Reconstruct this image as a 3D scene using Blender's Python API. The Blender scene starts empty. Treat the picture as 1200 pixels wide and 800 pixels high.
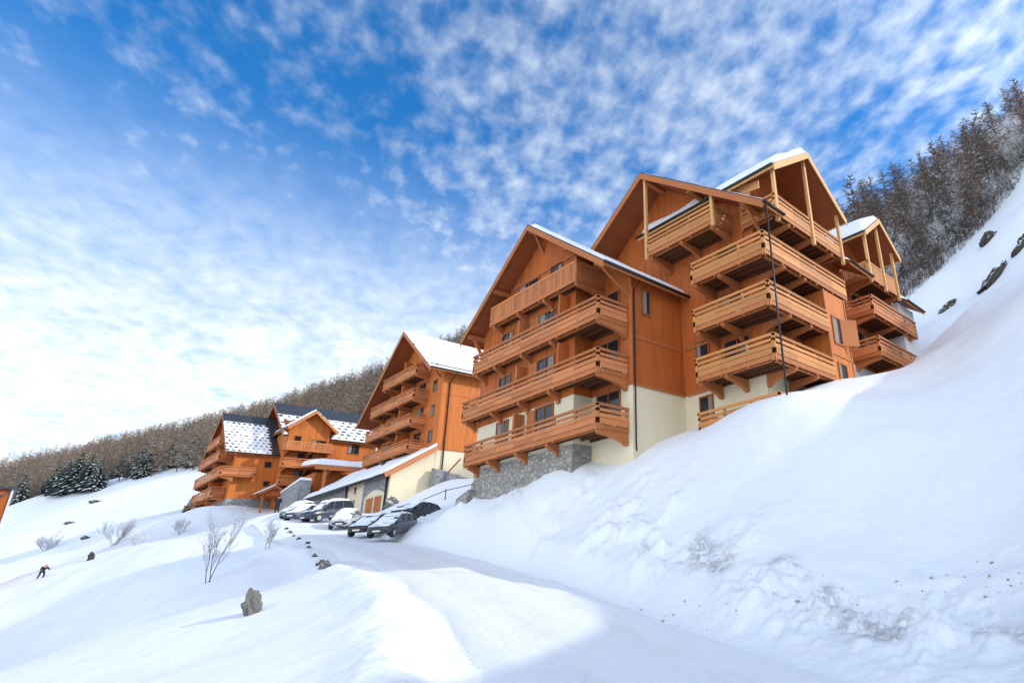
import bpy, bmesh, math, random
import numpy as np
from mathutils import Vector, Matrix

S = bpy.context.scene
COL = S.collection
random.seed(7)
R = math.radians

# ------------------------------------------------------------------ mesh helpers
class MB:
    """collects faces; build() links them as one mesh object"""
    def __init__(self):
        self.v = []; self.f = []; self.m = []
    def face(self, pts, m=0):
        n = len(self.v); self.v.extend([tuple(p) for p in pts])
        self.f.append(tuple(range(n, n + len(pts)))); self.m.append(m)
    def hexa(self, p, m=0):
        n = len(self.v); self.v.extend([tuple(q) for q in p])
        for q in ((0, 3, 2, 1), (4, 5, 6, 7), (0, 1, 5, 4), (1, 2, 6, 5), (2, 3, 7, 6), (3, 0, 4, 7)):
            self.f.append(tuple(n + i for i in q)); self.m.append(m)
    def box(self, x0, x1, y0, y1, z0, z1, m=0):
        if x0 > x1: x0, x1 = x1, x0
        if y0 > y1: y0, y1 = y1, y0
        if z0 > z1: z0, z1 = z1, z0
        self.hexa([(x0, y0, z0), (x1, y0, z0), (x1, y1, z0), (x0, y1, z0), (x0, y0, z1), (x1, y0, z1), (x1, y1, z1), (x0, y1, z1)], m)
    def beam(self, a, b, w, h, m=0, up=(0, 0, 1)):
        """bar from a to b, w wide sideways, h high"""
        a = Vector(a); b = Vector(b); d = (b - a).normalized(); u = Vector(up)
        if abs(d.dot(u)) > .98: u = Vector((0, 1, 0))
        s = d.cross(u).normalized(); u = s.cross(d).normalized()
        s *= w / 2; u *= h / 2
        self.hexa([a - s - u, a + s - u, b + s - u, b - s - u, a - s + u, a + s + u, b + s + u, b - s + u], m)
    def prism(self, poly, axis, a0, a1, m=0):
        """polygon given in the two other axes, extruded along axis"""
        def P(p, a):
            return {'x': (a, p[0], p[1]), 'y': (p[0], a, p[1]), 'z': (p[0], p[1], a)}[axis]
        n = len(self.v); k = len(poly)
        self.v.extend([P(p, a0) for p in poly] + [P(p, a1) for p in poly])
        self.f.append(tuple(range(n, n + k))); self.f.append(tuple(range(n + 2 * k - 1, n + k - 1, -1))); self.m += [m, m]
        for i in range(k):
            j = (i + 1) % k
            self.f.append((n + i, n + j, n + k + j, n + k + i)); self.m.append(m)
    def tube(self, pts, rads, n=8, m=0, cap=True):
        pts = [Vector(p) for p in pts]; rings = []
        for i, p in enumerate(pts):
            d = (pts[min(i + 1, len(pts) - 1)] - pts[max(i - 1, 0)]).normalized()
            u = Vector((0, 0, 1)) if abs(d.z) < .9 else Vector((1, 0, 0))
            s = d.cross(u).normalized(); u = s.cross(d)
            r = rads[i] if isinstance(rads, (list, tuple)) else rads
            b = len(self.v)
            for k in range(n):
                t = 2 * math.pi * k / n
                self.v.append(tuple(p + s * (r * math.cos(t)) + u * (r * math.sin(t))))
            rings.append(b)
        for i in range(len(rings) - 1):
            for k in range(n):
                l = (k + 1) % n
                self.f.append((rings[i] + k, rings[i] + l, rings[i + 1] + l, rings[i + 1] + k)); self.m.append(m)
        if cap:
            self.f.append(tuple(rings[0] + k for k in range(n))[::-1]); self.m.append(m)
            self.f.append(tuple(rings[-1] + k for k in range(n))); self.m.append(m)
    def build(self, name, mats, parent=None, smooth=False, recalc=True, bevel=0):
        me = bpy.data.meshes.new(name)
        off = world_loc(parent) if parent else Vector((0, 0, 0))
        me.from_pydata([(x - off.x, y - off.y, z - off.z) for x, y, z in self.v], [], self.f)
        if not isinstance(mats, (list, tuple)): mats = [mats]
        for mt in mats: me.materials.append(mt)
        if len(mats) > 1: me.polygons.foreach_set('material_index', self.m)
        if recalc:
            bm = bmesh.new(); bm.from_mesh(me); bmesh.ops.recalc_face_normals(bm, faces=bm.faces)
            if bevel:
                bmesh.ops.bevel(bm, geom=[e for e in bm.edges if len(e.link_faces) == 2 and e.calc_face_angle() > .6], offset=bevel, segments=2, affect='EDGES', profile=.5)
            bm.to_mesh(me); bm.free()
        if smooth: me.polygons.foreach_set('use_smooth', [True] * len(me.polygons))
        o = bpy.data.objects.new(name, me); COL.objects.link(o)
        if parent: o.parent = parent
        return o

def world_loc(o):
    p = Vector((0, 0, 0))
    while o is not None:
        p += Vector(o.location); o = o.parent
    return p

def big_mesh(name, V, F, mats, midx=None, parent=None, smooth=False):
    """fast mesh from numpy arrays, all faces with the same number of corners"""
    me = bpy.data.meshes.new(name)
    k = F.shape[1]
    me.vertices.add(len(V)); me.vertices.foreach_set('co', np.ascontiguousarray(V, dtype=np.float32).ravel())
    me.loops.add(F.size); me.loops.foreach_set('vertex_index', np.ascontiguousarray(F, dtype=np.int32).ravel())
    me.polygons.add(len(F)); me.polygons.foreach_set('loop_start', np.arange(0, F.size, k, dtype=np.int32))
    for mt in (mats if isinstance(mats, (list, tuple)) else [mats]): me.materials.append(mt)
    if midx is not None: me.polygons.foreach_set('material_index', np.ascontiguousarray(midx, dtype=np.int32))
    if smooth: me.polygons.foreach_set('use_smooth', np.ones(len(F), dtype=bool))
    me.update(calc_edges=True); me.validate()
    if parent is False: return me
    o = bpy.data.objects.new(name, me); COL.objects.link(o)
    if parent: o.parent = parent
    return o

def thing(name, label, cat, loc=(0, 0, 0), group=None):
    o = bpy.data.objects.new(name, None); COL.objects.link(o); o.location = loc
    o.empty_display_size = .3
    o['label'] = label; o['category'] = cat
    if group: o['group'] = group
    return o
def tag(o, label=None, cat=None, group=None, kind=None):
    if label: o['label'] = label
    if cat: o['category'] = cat
    if group: o['group'] = group
    if kind: o['kind'] = kind
    return o

# ------------------------------------------------------------------ value noise
def vnoise(x, y, seed=0):
    xi = np.floor(x).astype(np.int64); yi = np.floor(y).astype(np.int64); fx = x - xi; fy = y - yi
    fx = fx * fx * fx * (fx * (fx * 6 - 15) + 10); fy = fy * fy * fy * (fy * (fy * 6 - 15) + 10)
    def h(a, b):
        n = (a * 374761393 + b * 668265263 + seed * 974634777) & 0xffffffff
        n = ((n ^ (n >> 13)) * 1274126177) & 0xffffffff
        return ((n ^ (n >> 16)) & 0xffff) / 65535.0
    return (h(xi, yi) * (1 - fx) + h(xi + 1, yi) * fx) * (1 - fy) + (h(xi, yi + 1) * (1 - fx) + h(xi + 1, yi + 1) * fx) * fy
def fbm(x, y, oct=4, seed=0):
    s = 0; a = .5; t = 0
    for i in range(oct):
        s = s + a * vnoise(x * 2 ** i + 17.3 * i, y * 2 ** i - 9.1 * i, seed + i); t += a; a *= .5
    return s / t - .5
def sstep(a, b, x):
    t = np.clip((x - a) / (b - a), 0, 1); return t * t * (3 - 2 * t)

# ------------------------------------------------------------------ materials
def new_mat(name):
    m = bpy.data.materials.new(name); m.use_nodes = True; nt = m.node_tree
    b = nt.nodes['Principled BSDF']
    return m, nt, b
def N(nt, t, **kw):
    n = nt.nodes.new(t)
    for k, v in kw.items():
        if k in n.inputs: n.inputs[k].default_value = v
        else: setattr(n, k, v)
    return n
def L(nt, a, b): nt.links.new(a, b)
def ramp(nt, fac, stops, interp='LINEAR'):
    n = nt.nodes.new('ShaderNodeValToRGB'); n.color_ramp.interpolation = interp
    e = n.color_ramp.elements
    while len(e) < len(stops): e.new(.5)
    for i, (p, c) in enumerate(stops):
        e[i].position = p; e[i].color = (*c, 1) if len(c) == 3 else c
    L(nt, fac, n.inputs['Fac']); return n.outputs['Color']
def mixc(nt, fac, a, b, mode='MIX'):
    n = nt.nodes.new('ShaderNodeMix'); n.data_type = 'RGBA'; n.blend_type = mode
    for s, v in ((n.inputs['Factor'], fac), (n.inputs['A'], a), (n.inputs['B'], b)):
        if isinstance(v, (int, float)): s.default_value = v
        elif isinstance(v, tuple): s.default_value = (*v, 1) if len(v) == 3 else v
        else: L(nt, v, s)
    return n.outputs['Result']
def math_(nt, op, a, b=0, c=0):
    n = nt.nodes.new('ShaderNodeMath'); n.operation = op
    for s, v in zip(n.inputs, (a, b, c)):
        if isinstance(v, (int, float)): s.default_value = v
        else: L(nt, v, s)
    return n.outputs[0]
def coords(nt, scale=(1, 1, 1), kind='Object'):
    t = nt.nodes.new('ShaderNodeTexCoord'); m = nt.nodes.new('ShaderNodeMapping'); m.inputs['Scale'].default_value = scale
    L(nt, t.outputs[kind], m.inputs['Vector']); return m.outputs['Vector']
def noise(nt, vec, scale, detail=4, rough=.55, dist=0):
    n = N(nt, 'ShaderNodeTexNoise', Scale=scale, Detail=detail, Roughness=rough, Distortion=dist)
    L(nt, vec, n.inputs['Vector']); return n.outputs['Fac']
def bump(nt, b, h, strength=.3, dist=.02):
    n = N(nt, 'ShaderNodeBump', Strength=strength, Distance=dist); L(nt, h, n.inputs['Height']); L(nt, n.outputs['Normal'], b.inputs['Normal'])

def plain(name, col, rough=.6, metal=0, vary=.15, scale=6, spec=None):
    m, nt, b = new_mat(name)
    f = noise(nt, coords(nt), scale, 5)
    c = mixc(nt, f, tuple(x * (1 - vary) for x in col), tuple(min(1, x * (1 + vary)) for x in col))
    L(nt, c, b.inputs['Base Color']); b.inputs['Roughness'].default_value = rough; b.inputs['Metallic'].default_value = metal
    if spec is not None: b.inputs['Specular IOR Level'].default_value = spec
    return m

def wood(name, col, boards='v', width=.14, rough=.62, vary=.22, groove=.55, weather=.25):
    """board-clad wood: boards='v' upright boards, 'h' lying boards, 'n' bare grain; x+y runs along either wall direction"""
    m, nt, b = new_mat(name)
    tc = nt.nodes.new('ShaderNodeTexCoord'); sp = nt.nodes.new('ShaderNodeSeparateXYZ'); L(nt, tc.outputs['Object'], sp.inputs[0])
    u = math_(nt, 'ADD', sp.outputs['X'], sp.outputs['Y']); z = sp.outputs['Z']
    across, along = (u, z) if boards == 'v' else (z, u)
    q = math_(nt, 'DIVIDE', across, width)
    idx = math_(nt, 'FLOOR', q); fr = math_(nt, 'FRACT', q)
    wn = nt.nodes.new('ShaderNodeTexWhiteNoise'); wn.noise_dimensions = '1D'; L(nt, idx, wn.inputs['W'])
    cb = nt.nodes.new('ShaderNodeCombineXYZ'); L(nt, math_(nt, 'MULTIPLY', across, 14.0), cb.inputs[0]); L(nt, math_(nt, 'MULTIPLY', along, 1.3), cb.inputs[1]); L(nt, math_(nt, 'MULTIPLY', idx, 3.7), cb.inputs[2])
    grain = noise(nt, cb.outputs[0], 2.2, 6, .62, .6)
    blot = noise(nt, coords(nt), .45, 5, .6)
    d = tuple(c * (1 - vary) for c in col); l = tuple(min(1, c * (1 + vary)) for c in col)
    c = mixc(nt, grain, d, l)
    if boards == 'n':                            # every loose board has its own tone
        ge = nt.nodes.new('ShaderNodeNewGeometry'); rv = ge.outputs['Random Per Island']
        tone = math_(nt, 'ADD', math_(nt, 'MULTIPLY', rv, .42), .78)
    else: tone = math_(nt, 'ADD', math_(nt, 'MULTIPLY', wn.outputs['Value'], .20), .90)
    hsv = nt.nodes.new('ShaderNodeHueSaturation'); L(nt, tone, hsv.inputs['Value']); L(nt, c, hsv.inputs['Color']); c = hsv.outputs['Color']
    g = (col[0] * .62, col[1] * .66, col[2] * .9)
    c = mixc(nt, math_(nt, 'MULTIPLY', math_(nt, 'SUBTRACT', blot, .42), weather * 4), c, g)
    if boards == 'v':                            # rain streaks
        cs = nt.nodes.new('ShaderNodeCombineXYZ'); L(nt, math_(nt, 'MULTIPLY', u, 1.6), cs.inputs[0]); L(nt, math_(nt, 'MULTIPLY', z, .22), cs.inputs[1])
        c = mixc(nt, ramp(nt, noise(nt, cs.outputs[0], 1.5, 7, .68), [(.50, (0, 0, 0)), (.78, (.75, .75, .75))]), c, (col[0] * .42, col[1] * .42, col[2] * .6))
    if boards != 'n':
        edge = math_(nt, 'MINIMUM', fr, math_(nt, 'SUBTRACT', 1, fr))
        gr = ramp(nt, edge, [(0, (groove,) * 3), (.07, (1, 1, 1))])
        c = mixc(nt, 1.0, c, gr, 'MULTIPLY')
        bump(nt, b, gr, .35, .012)
    else:
        bump(nt, b, grain, .15, .006)
    L(nt, c, b.inputs['Base Color']); b.inputs['Roughness'].default_value = rough; b.inputs['Specular IOR Level'].default_value = .25
    return m

def snow_mat(name, dirt=0.0, rough=.55, col=(.86, .88, .91), bumps=.5, tracks=False, ground=False):
    m, nt, b = new_mat(name)
    v = coords(nt)
    big = noise(nt, v, .35, 6, .6)
    fine = noise(nt, v, 7, 8, .7)
    c = mixc(nt, big, tuple(x * .965 for x in col), col)
    if dirt:
        dn = noise(nt, v, 1.4, 9, .72)
        c = mixc(nt, math_(nt, 'MULTIPLY', ramp(nt, dn, [(.50, (0, 0, 0)), (.74, (1, 1, 1))]), dirt), c, (.52, .47, .40))
    if tracks:                                   # tyre streaks run along the road (uv: metres along, metres across)
        w = N(nt, 'ShaderNodeTexNoise', Scale=1.0, Detail=7.0, Roughness=.68); mp = coords(nt, (.5, 3.0, 1), 'UV'); L(nt, mp, w.inputs['Vector'])
        su = nt.nodes.new('ShaderNodeSeparateXYZ'); L(nt, coords(nt, (1, 1, 1), 'UV'), su.inputs[0])
        av = math_(nt, 'ABSOLUTE', su.outputs['Y'])
        rut = math_(nt, 'SUBTRACT', 1.0, math_(nt, 'MINIMUM', math_(nt, 'MULTIPLY', math_(nt, 'ABSOLUTE', math_(nt, 'SUBTRACT', av, .95)), 1.6), 1.0))
        k = math_(nt, 'MULTIPLY', ramp(nt, w.outputs['Fac'], [(.42, (0, 0, 0)), (.66, (1, 1, 1))]), math_(nt, 'ADD', math_(nt, 'MULTIPLY', rut, .26), .06))
        c = mixc(nt, k, c, (.56, .55, .54))
        h = math_(nt, 'ADD', math_(nt, 'MULTIPLY', w.outputs['Fac'], .55), math_(nt, 'ADD', math_(nt, 'MULTIPLY', fine, .5), math_(nt, 'MULTIPLY', noise(nt, v, 1.6, 7, .6), .8)))
    else:
        h = math_(nt, 'ADD', math_(nt, 'MULTIPLY', noise(nt, v, 1.6, 7, .6), .9), math_(nt, 'MULTIPLY', fine, .45))
    if ground:
        at = nt.nodes.new('ShaderNodeAttribute'); at.attribute_name = 'dirt'
        s1 = noise(nt, v, 5.5, 8, .72); s2 = noise(nt, v, 26, 4, .7)
        k = math_(nt, 'MULTIPLY', at.outputs['Fac'], ramp(nt, math_(nt, 'ADD', math_(nt, 'MULTIPLY', s1, .7), math_(nt, 'MULTIPLY', s2, .3)), [(.48, (0, 0, 0)), (.58, (1, 1, 1))]))
        c = mixc(nt, math_(nt, 'MULTIPLY', k, .6), c, (.38, .33, .26))
        h = math_(nt, 'ADD', h, math_(nt, 'MULTIPLY', k, .5))
    bump(nt, b, h, bumps, .08)
    L(nt, c, b.inputs['Base Color']); b.inputs['Roughness'].default_value = rough; b.inputs['Specular IOR Level'].default_value = .2
    return m

def stone_mat(name, c1, c2, mortar, scale=2.6, flat=1.0):
    m, nt, b = new_mat(name)
    v = coords(nt, (1, 1, flat))
    dn = nt.nodes.new('ShaderNodeTexNoise'); dn.inputs['Scale'].default_value = 2.5; L(nt, v, dn.inputs['Vector'])
    vv = nt.nodes.new('ShaderNodeMix'); vv.data_type = 'VECTOR'; vv.inputs['Factor'].default_value = .10; L(nt, v, vv.inputs['A']); L(nt, dn.outputs['Color'], vv.inputs['B'])
    vo = N(nt, 'ShaderNodeTexVoronoi', feature='F1', Scale=scale); L(nt, vv.outputs['Result'], vo.inputs['Vector'])
    ve = N(nt, 'ShaderNodeTexVoronoi', feature='DISTANCE_TO_EDGE', Scale=scale); L(nt, vv.outputs['Result'], ve.inputs['Vector'])
    sep = nt.nodes.new('ShaderNodeSeparateColor'); L(nt, vo.outputs['Color'], sep.inputs[0])
    c = ramp(nt, sep.outputs[0], [(0, c1), (.35, tuple((a + b_) / 2 for a, b_ in zip(c1, c2))), (.7, c2), (1, tuple(x * .6 for x in c1))])
    c = mixc(nt, math_(nt, 'MULTIPLY', noise(nt, v, 14, 5), .5), c, tuple(x * .55 for x in c1))
    e = ramp(nt, ve.outputs['Distance'], [(.03, (0, 0, 0)), (.10, (1, 1, 1))])
    c = mixc(nt, e, mortar, c)
    bump(nt, b, e, .9, .05)
    L(nt, c, b.inputs['Base Color']); b.inputs['Roughness'].default_value = .85
    return m

def slate_mat(name, cover=.0, y_dark=None, z_dark=None, cell=(1.0, .62), y_clear=None):
    """dark slate; cover>0 lets rows of slates show through a thin sheet of snow as rows of dark dots"""
    m, nt, b = new_mat(name)
    tc = nt.nodes.new('ShaderNodeTexCoord'); sp = nt.nodes.new('ShaderNodeSeparateXYZ'); L(nt, tc.outputs['Object'], sp.inputs[0])
    sl = mixc(nt, noise(nt, tc.outputs['Object'], 3, 5), (.022, .025, .03), (.05, .055, .065))
    row = math_(nt, 'DIVIDE', sp.outputs['Z'], .22); fr = math_(nt, 'FRACT', row)
    sl = mixc(nt, 1.0, sl, ramp(nt, fr, [(0, (.55,) * 3), (.15, (1, 1, 1))]), 'MULTIPLY')
    b.inputs['Roughness'].default_value = .45
    if cover:
        r = math_(nt, 'DIVIDE', sp.outputs['Z'], cell[1]); ri = math_(nt, 'FLOOR', r); rf = math_(nt, 'SUBTRACT', math_(nt, 'FRACT', r), .5)
        cx = math_(nt, 'ADD', math_(nt, 'DIVIDE', sp.outputs['Y'], cell[0]), math_(nt, 'MULTIPLY', ri, .5)); cf = math_(nt, 'SUBTRACT', math_(nt, 'FRACT', math_(nt, 'ADD', cx, math_(nt, 'MULTIPLY', noise(nt, tc.outputs['Object'], 1.7, 3), .5))), .5)
        d = math_(nt, 'SQRT', math_(nt, 'ADD', math_(nt, 'MULTIPLY', math_(nt, 'MULTIPLY', cf, cf), .8), math_(nt, 'MULTIPLY', rf, rf)))
        n = noise(nt, tc.outputs['Object'], .8, 5, .6)
        thr = math_(nt, 'ADD', math_(nt, 'MULTIPLY', math_(nt, 'SUBTRACT', n, .5), .7), .40 - .30 * cover)
        if z_dark is not None:   # bare towards the ridge
            thr = math_(nt, 'ADD', thr, math_(nt, 'MULTIPLY', math_(nt, 'MAXIMUM', math_(nt, 'SUBTRACT', sp.outputs['Z'], z_dark), 0), 1.1))
        if y_dark is not None:   # bare towards one end
            thr = math_(nt, 'ADD', thr, math_(nt, 'MULTIPLY', math_(nt, 'MAXIMUM', math_(nt, 'SUBTRACT', sp.outputs['Y'], y_dark), 0), 1.0))
        if y_clear is not None:  # unbroken snow past this point
            thr = math_(nt, 'SUBTRACT', thr, math_(nt, 'MULTIPLY', math_(nt, 'MAXIMUM', math_(nt, 'SUBTRACT', sp.outputs['Y'], y_clear), 0), .12))
        k = ramp(nt, math_(nt, 'ADD', math_(nt, 'SUBTRACT', d, thr), .5), [(.47, (0, 0, 0)), (.55, (1, 1, 1))])
        c = mixc(nt, k, sl, (.86, .88, .91))
        bump(nt, b, k, .6, .06)
        L(nt, c, b.inputs['Base Color'])
        L(nt, mixc(nt, k, (.4,) * 3, (.7,) * 3), b.inputs['Roughness'])
    else:
        bump(nt, b, fr, .5, .03)
        L(nt, sl, b.inputs['Base Color'])
    return m

def stucco_mat(name, col):
    m, nt, b = new_mat(name)
    v = coords(nt)
    c = mixc(nt, noise(nt, v, .5, 6, .6), tuple(x * .90 for x in col), tuple(min(1, x * 1.06) for x in col))
    st = noise(nt, coords(nt, (1.6, 1.6, .22)), 1.2, 6, .65)
    c = mixc(nt, ramp(nt, st, [(.55, (0, 0, 0)), (.85, (.35, .35, .35))]), c, tuple(x * .62 for x in col))
    bump(nt, b, noise(nt, v, 45, 4), .25, .008)
    L(nt, c, b.inputs['Base Color']); b.inputs['Roughness'].default_value = .9
    return m

M = {}
M['wall'] = wood('chestnut_cladding', (.50, .128, .026), 'v', .17, vary=.24, weather=.26, groove=.58)
M['wallb'] = wood('amber_cladding', (.58, .165, .030), 'v', .19, vary=.18, weather=.14, groove=.7)
M['rail'] = wood('railing_board', (.53, .19, .066), 'n', vary=.22, weather=.3)
M['railc'] = wood('honey_board', (.56, .235, .075), 'n', vary=.2, weather=.25)
M['beam'] = wood('beam_timber', (.44, .145, .045), 'n', vary=.2)
M['beamlight'] = wood('pale_beam_timber', (.64, .35, .13), 'n', vary=.16)
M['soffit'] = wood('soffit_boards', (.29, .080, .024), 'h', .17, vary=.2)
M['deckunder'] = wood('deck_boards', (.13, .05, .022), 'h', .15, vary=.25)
M['frame'] = wood('window_timber', (.30, .10, .035), 'n')
M['door'] = wood('door_boards', (.48, .165, .05), 'v', .12)
M['stucco'] = stucco_mat('cream_render', (.76, .66, .47))
M['stuccow'] = stucco_mat('white_render', (.70, .68, .66))
M['stone'] = stone_mat('rubble_masonry', (.33, .30, .26), (.52, .49, .44), (.27, .25, .22), 3.4, 1.25)
M['stonegrey'] = stone_mat('grey_rubble', (.30, .305, .31), (.50, .505, .51), (.25, .25, .25), 4.0, 1.6)
M['slate'] = slate_mat('bare_slate')
M['snow'] = snow_mat('fresh_snow', bumps=.7, ground=True)
M['roofsnow'] = snow_mat('roof_snow', bumps=.35)
M['metal'] = plain('dark_zinc', (.035, .033, .032), .45, .5)
M['iron'] = plain('grey_iron', (.12, .12, .125), .5, .6)
M['rock'] = plain('broken_rock', (.060, .050, .042), .9, 0, .6, 2.5)
M['rocklight'] = plain('weathered_rock', (.17, .16, .14), .9, 0, .5, 5)
m, nt, b = new_mat('window_glass'); b.inputs['Base Color'].default_value = (.018, .022, .027, 1); b.inputs['Roughness'].default_value = .06; M['glass'] = m
M['curtain'] = plain('curtain', (.30, .27, .23), .9, 0, .2, 12)

# ------------------------------------------------------------------ terrain: a smooth surface through chosen ground heights (x, y, z in metres, camera stands at the origin)
CTL = np.array([(-9.0,5.8,0.16),(-12.5,3.4,0.31),(-6.1,8.3,-0.05),(-2.8,9.7,-0.06),(-20.0,2.2,0.04),(-13.2,5.6,0.51),(-15.7,4.2,0.45),(-9.2,7.6,0.26),(-4.4,9.1,0.03),(-8.5,10.3,0.33),(-9.0,8.1,0.20),(-11.8,9.2,0.48),(-14.7,10.4,0.80),(-18.3,11.4,1.25),(-21.8,12.3,1.75),(-25.6,13.1,2.30),(-29.4,13.8,2.85),(-33.0,14.4,3.35),(-36.0,14.8,3.75),(-40.3,15.3,4.25),(-44.5,15.6,4.75),(-48.3,16.1,5.25),(-44.9,16.5,5.09),(-39.2,16.1,4.25),(-53.5,18.4,6.46),(-57.2,17.8,6.97),(-61.9,17.6,7.75),(-68.7,18.5,8.63),(-75.4,19.7,9.13),(-64.0,22.7,7.90),(-74.0,22.5,9.00),(-84.0,20.0,9.80),(-56.0,14.0,6.10),(-65.0,15.0,7.40),(0.0,0.0,0.00),(6.0,-6.0,-0.30),(-10.0,-8.0,-1.00),(15.0,-20.0,0.00),(-25.0,-25.0,-6.00),(60.0,-60.0,5.00),(-80.0,-80.0,-30.00),(0.0,-120.0,-20.00),(5.0,3.0,0.30),(9.0,-2.0,0.60),(-6.4,11.9,0.66),(-6.6,12.4,1.04),(-8.1,15.7,2.85),(-9.1,18.5,5.26),(-8.4,11.7,0.94),(-8.7,12.3,1.46),(-10.4,15.0,3.07),(-11.1,11.9,0.97),(-14.8,16.0,3.53),(-16.4,17.9,5.41),(-16.0,13.2,1.46),(-19.2,15.8,3.31),(-22.5,18.5,5.14),(-20.3,13.5,2.17),(-24.4,16.2,3.74),(-26.4,14.8,3.15),(-31.6,15.8,3.48),(-38.8,18.7,5.45),(-3.3,12.3,0.82),(-3.3,12.8,1.23),(-3.7,15.4,2.41),(-4.0,18.8,4.89),(-4.2,22.6,7.91),(-4.6,28.4,12.53),(-5.7,15.7,2.62),(-6.8,20.2,5.63),(-8.2,25.8,8.93),(-9.7,29.3,10.68),(-11.7,24.4,8.63),(-13.1,40.7,15.72),(-10.0,44.3,19.12),(-6.8,43.9,19.84),(-14.3,57.3,25.17),(-8.2,63.2,34.75),(-16.2,49.8,20.14),(12.0,10.0,5.50),(6.0,17.0,9.30),(10.0,19.0,13.50),(20.0,23.0,22.00),(30.0,14.0,25.00),(40.0,26.0,32.00),(45.0,0.0,28.00),(25.0,8.0,16.00),(13.0,30.0,13.00),(30.0,46.0,18.00),(8.0,32.0,15.00),(10.0,50.0,24.00),(60.0,64.0,26.00),(70.0,-20.0,25.00),(30.0,70.0,42.00),(20.0,-4.0,3.00),(-33.7,17.9,6.00),(-29.0,17.9,6.00),(-24.0,18.0,6.25),(-21.0,19.4,6.65),(-21.1,23.3,8.50),(-18.7,21.4,7.75),(-13.9,21.4,8.35),(-13.7,25.0,9.40),(-13.7,28.0,10.50),(-13.7,29.7,10.80),(-13.6,33.5,12.00),(-13.6,37.5,13.20),(-13.2,41.0,15.30),(-12.5,46.0,17.50),(-35.5,17.8,6.00),(-34.5,16.9,5.30),(-36.0,22.0,7.60),(-38.0,30.0,9.20),(-27.0,28.0,9.00),(-18.0,32.0,11.50),(-60.3,25.5,9.10),(-60.3,28.3,10.80),(-60.0,31.0,11.60),(-60.0,37.0,11.60),(-50.0,27.0,9.50),(-48.0,23.0,7.50),(-50.0,34.0,11.50),(-44.0,30.0,10.50),(-70.0,30.0,12.00),(-64.0,24.6,7.70),(-80.0,24.0,9.60),(-75.0,32.0,12.50),(-74.0,23.9,8.60),(-92.0,25.0,12.00),(-94.7,19.0,12.30),(-94.7,23.0,12.00),(-90.0,17.0,11.60),(-91.0,21.0,11.00),(-104.0,17.0,12.60),(-112.0,18.0,13.50),(-100.0,30.0,15.00),(-47.4,14.5,4.94),(-36.4,11.8,3.41),(-28.3,10.1,2.39),(-23.2,9.0,1.89),(-20.3,8.5,1.58),(-17.5,7.9,1.23),(-57.9,16.0,6.67),(-55.4,15.7,5.95),(-25.6,7.6,2.03),(-22.3,5.7,1.10),(-19.7,4.3,0.46),(-36.2,7.1,2.25),(-42.9,10.4,3.80),(-32.1,5.4,1.12),(-38.8,4.4,0.35),(-34.4,1.5,-0.47),(-56.6,1.8,0.72),(-55.2,4.9,2.60),(-59.0,6.6,3.95),(-97.5,4.8,4.43),(-75.0,7.5,6.02),(-61.5,9.4,5.47),(-128.9,6.5,9.86),(-88.0,2.0,3.53),(-119.0,1.9,7.74),(-112.7,12.2,11.80),(-108.0,18.3,12.84),(-105.9,22.6,13.46),(-86.3,21.0,10.38),(-67.6,17.3,7.28),(-78.4,15.1,7.73),(-172.6,7.3,18.93),(-215.6,3.1,25.01),(-201.0,14.1,27.38),(-179.7,24.2,28.92),(-155.6,25.8,24.43),(-149.8,1.6,12.56),(-156.8,16.2,19.17),(-449.1,-2.2,62.97),(-401.5,22.6,65.36),(-362.5,46.3,69.39),(-324.7,69.1,73.23),(-280.0,94.0,84.61),(-230.1,116.3,95.65),(-195.1,132.3,108.63),(-143.3,160.9,110.27),(-311.5,-0.0,38.04),(-273.9,16.6,39.79),(-241.4,35.9,41.96),(-212.1,52.4,44.11),(-180.8,68.4,50.61),(-153.5,82.4,54.54),(-87.9,72.0,45.66),(-67.8,75.6,44.05),(-96.4,62.2,36.87),(-123.9,56.0,31.10),(-54.2,84.5,49.06),(-138.6,45.3,27.91),(-152.9,34.2,26.07),(-650.8,-2.9,89.36),(-555.0,71.9,100.64),(-447.5,152.3,120.24),(-334.7,228.1,157.81),(-205.5,321.3,188.43),(-1239.6,-5.5,168.76),(-858.7,295.4,206.18),(-407.2,625.5,303.97),(-36.2,81.6,43.10),(-24.9,68.2,33.06),(-23.6,84.9,43.81),(-17.0,87.7,49.47),(-10.0,90.1,56.33),(-61.8,143.5,86.10),(-39.5,156.1,98.38),(-15.5,167.3,116.36),(-29.7,297.2,196.08),(-109.7,253.8,148.71),(60.0,120.0,85.00),(120.0,60.0,38.00),(150.0,150.0,90.00),(200.0,-60.0,60.00),(-300.0,-60.0,-20.00),(-200.0,-20.0,-5.00),(-150.0,0.0,12.00),(-300.0,-300.0,-40.00),(300.0,-300.0,10.00),(500.0,0.0,150.00),(0.0,600.0,200.00),(300.0,400.0,220.00)], dtype=float)  # the unseen hill on the right is invented, shaped to shade the foreground
_c = 2.5
def _ker(P, Q): return np.sqrt(((P[:, None, :] - Q[None, :, :]) ** 2).sum(2) + _c * _c)
_n = len(CTL)
_A = np.zeros((_n + 3, _n + 3)); _A[:_n, :_n] = -_ker(CTL[:, :2], CTL[:, :2]) + np.eye(_n) * .15
_A[:_n, _n] = 1; _A[:_n, _n + 1:] = CTL[:, :2]; _A[_n:, :_n] = _A[:_n, _n:].T
_W = np.linalg.solve(_A, np.r_[CTL[:, 2], 0, 0, 0])
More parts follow.
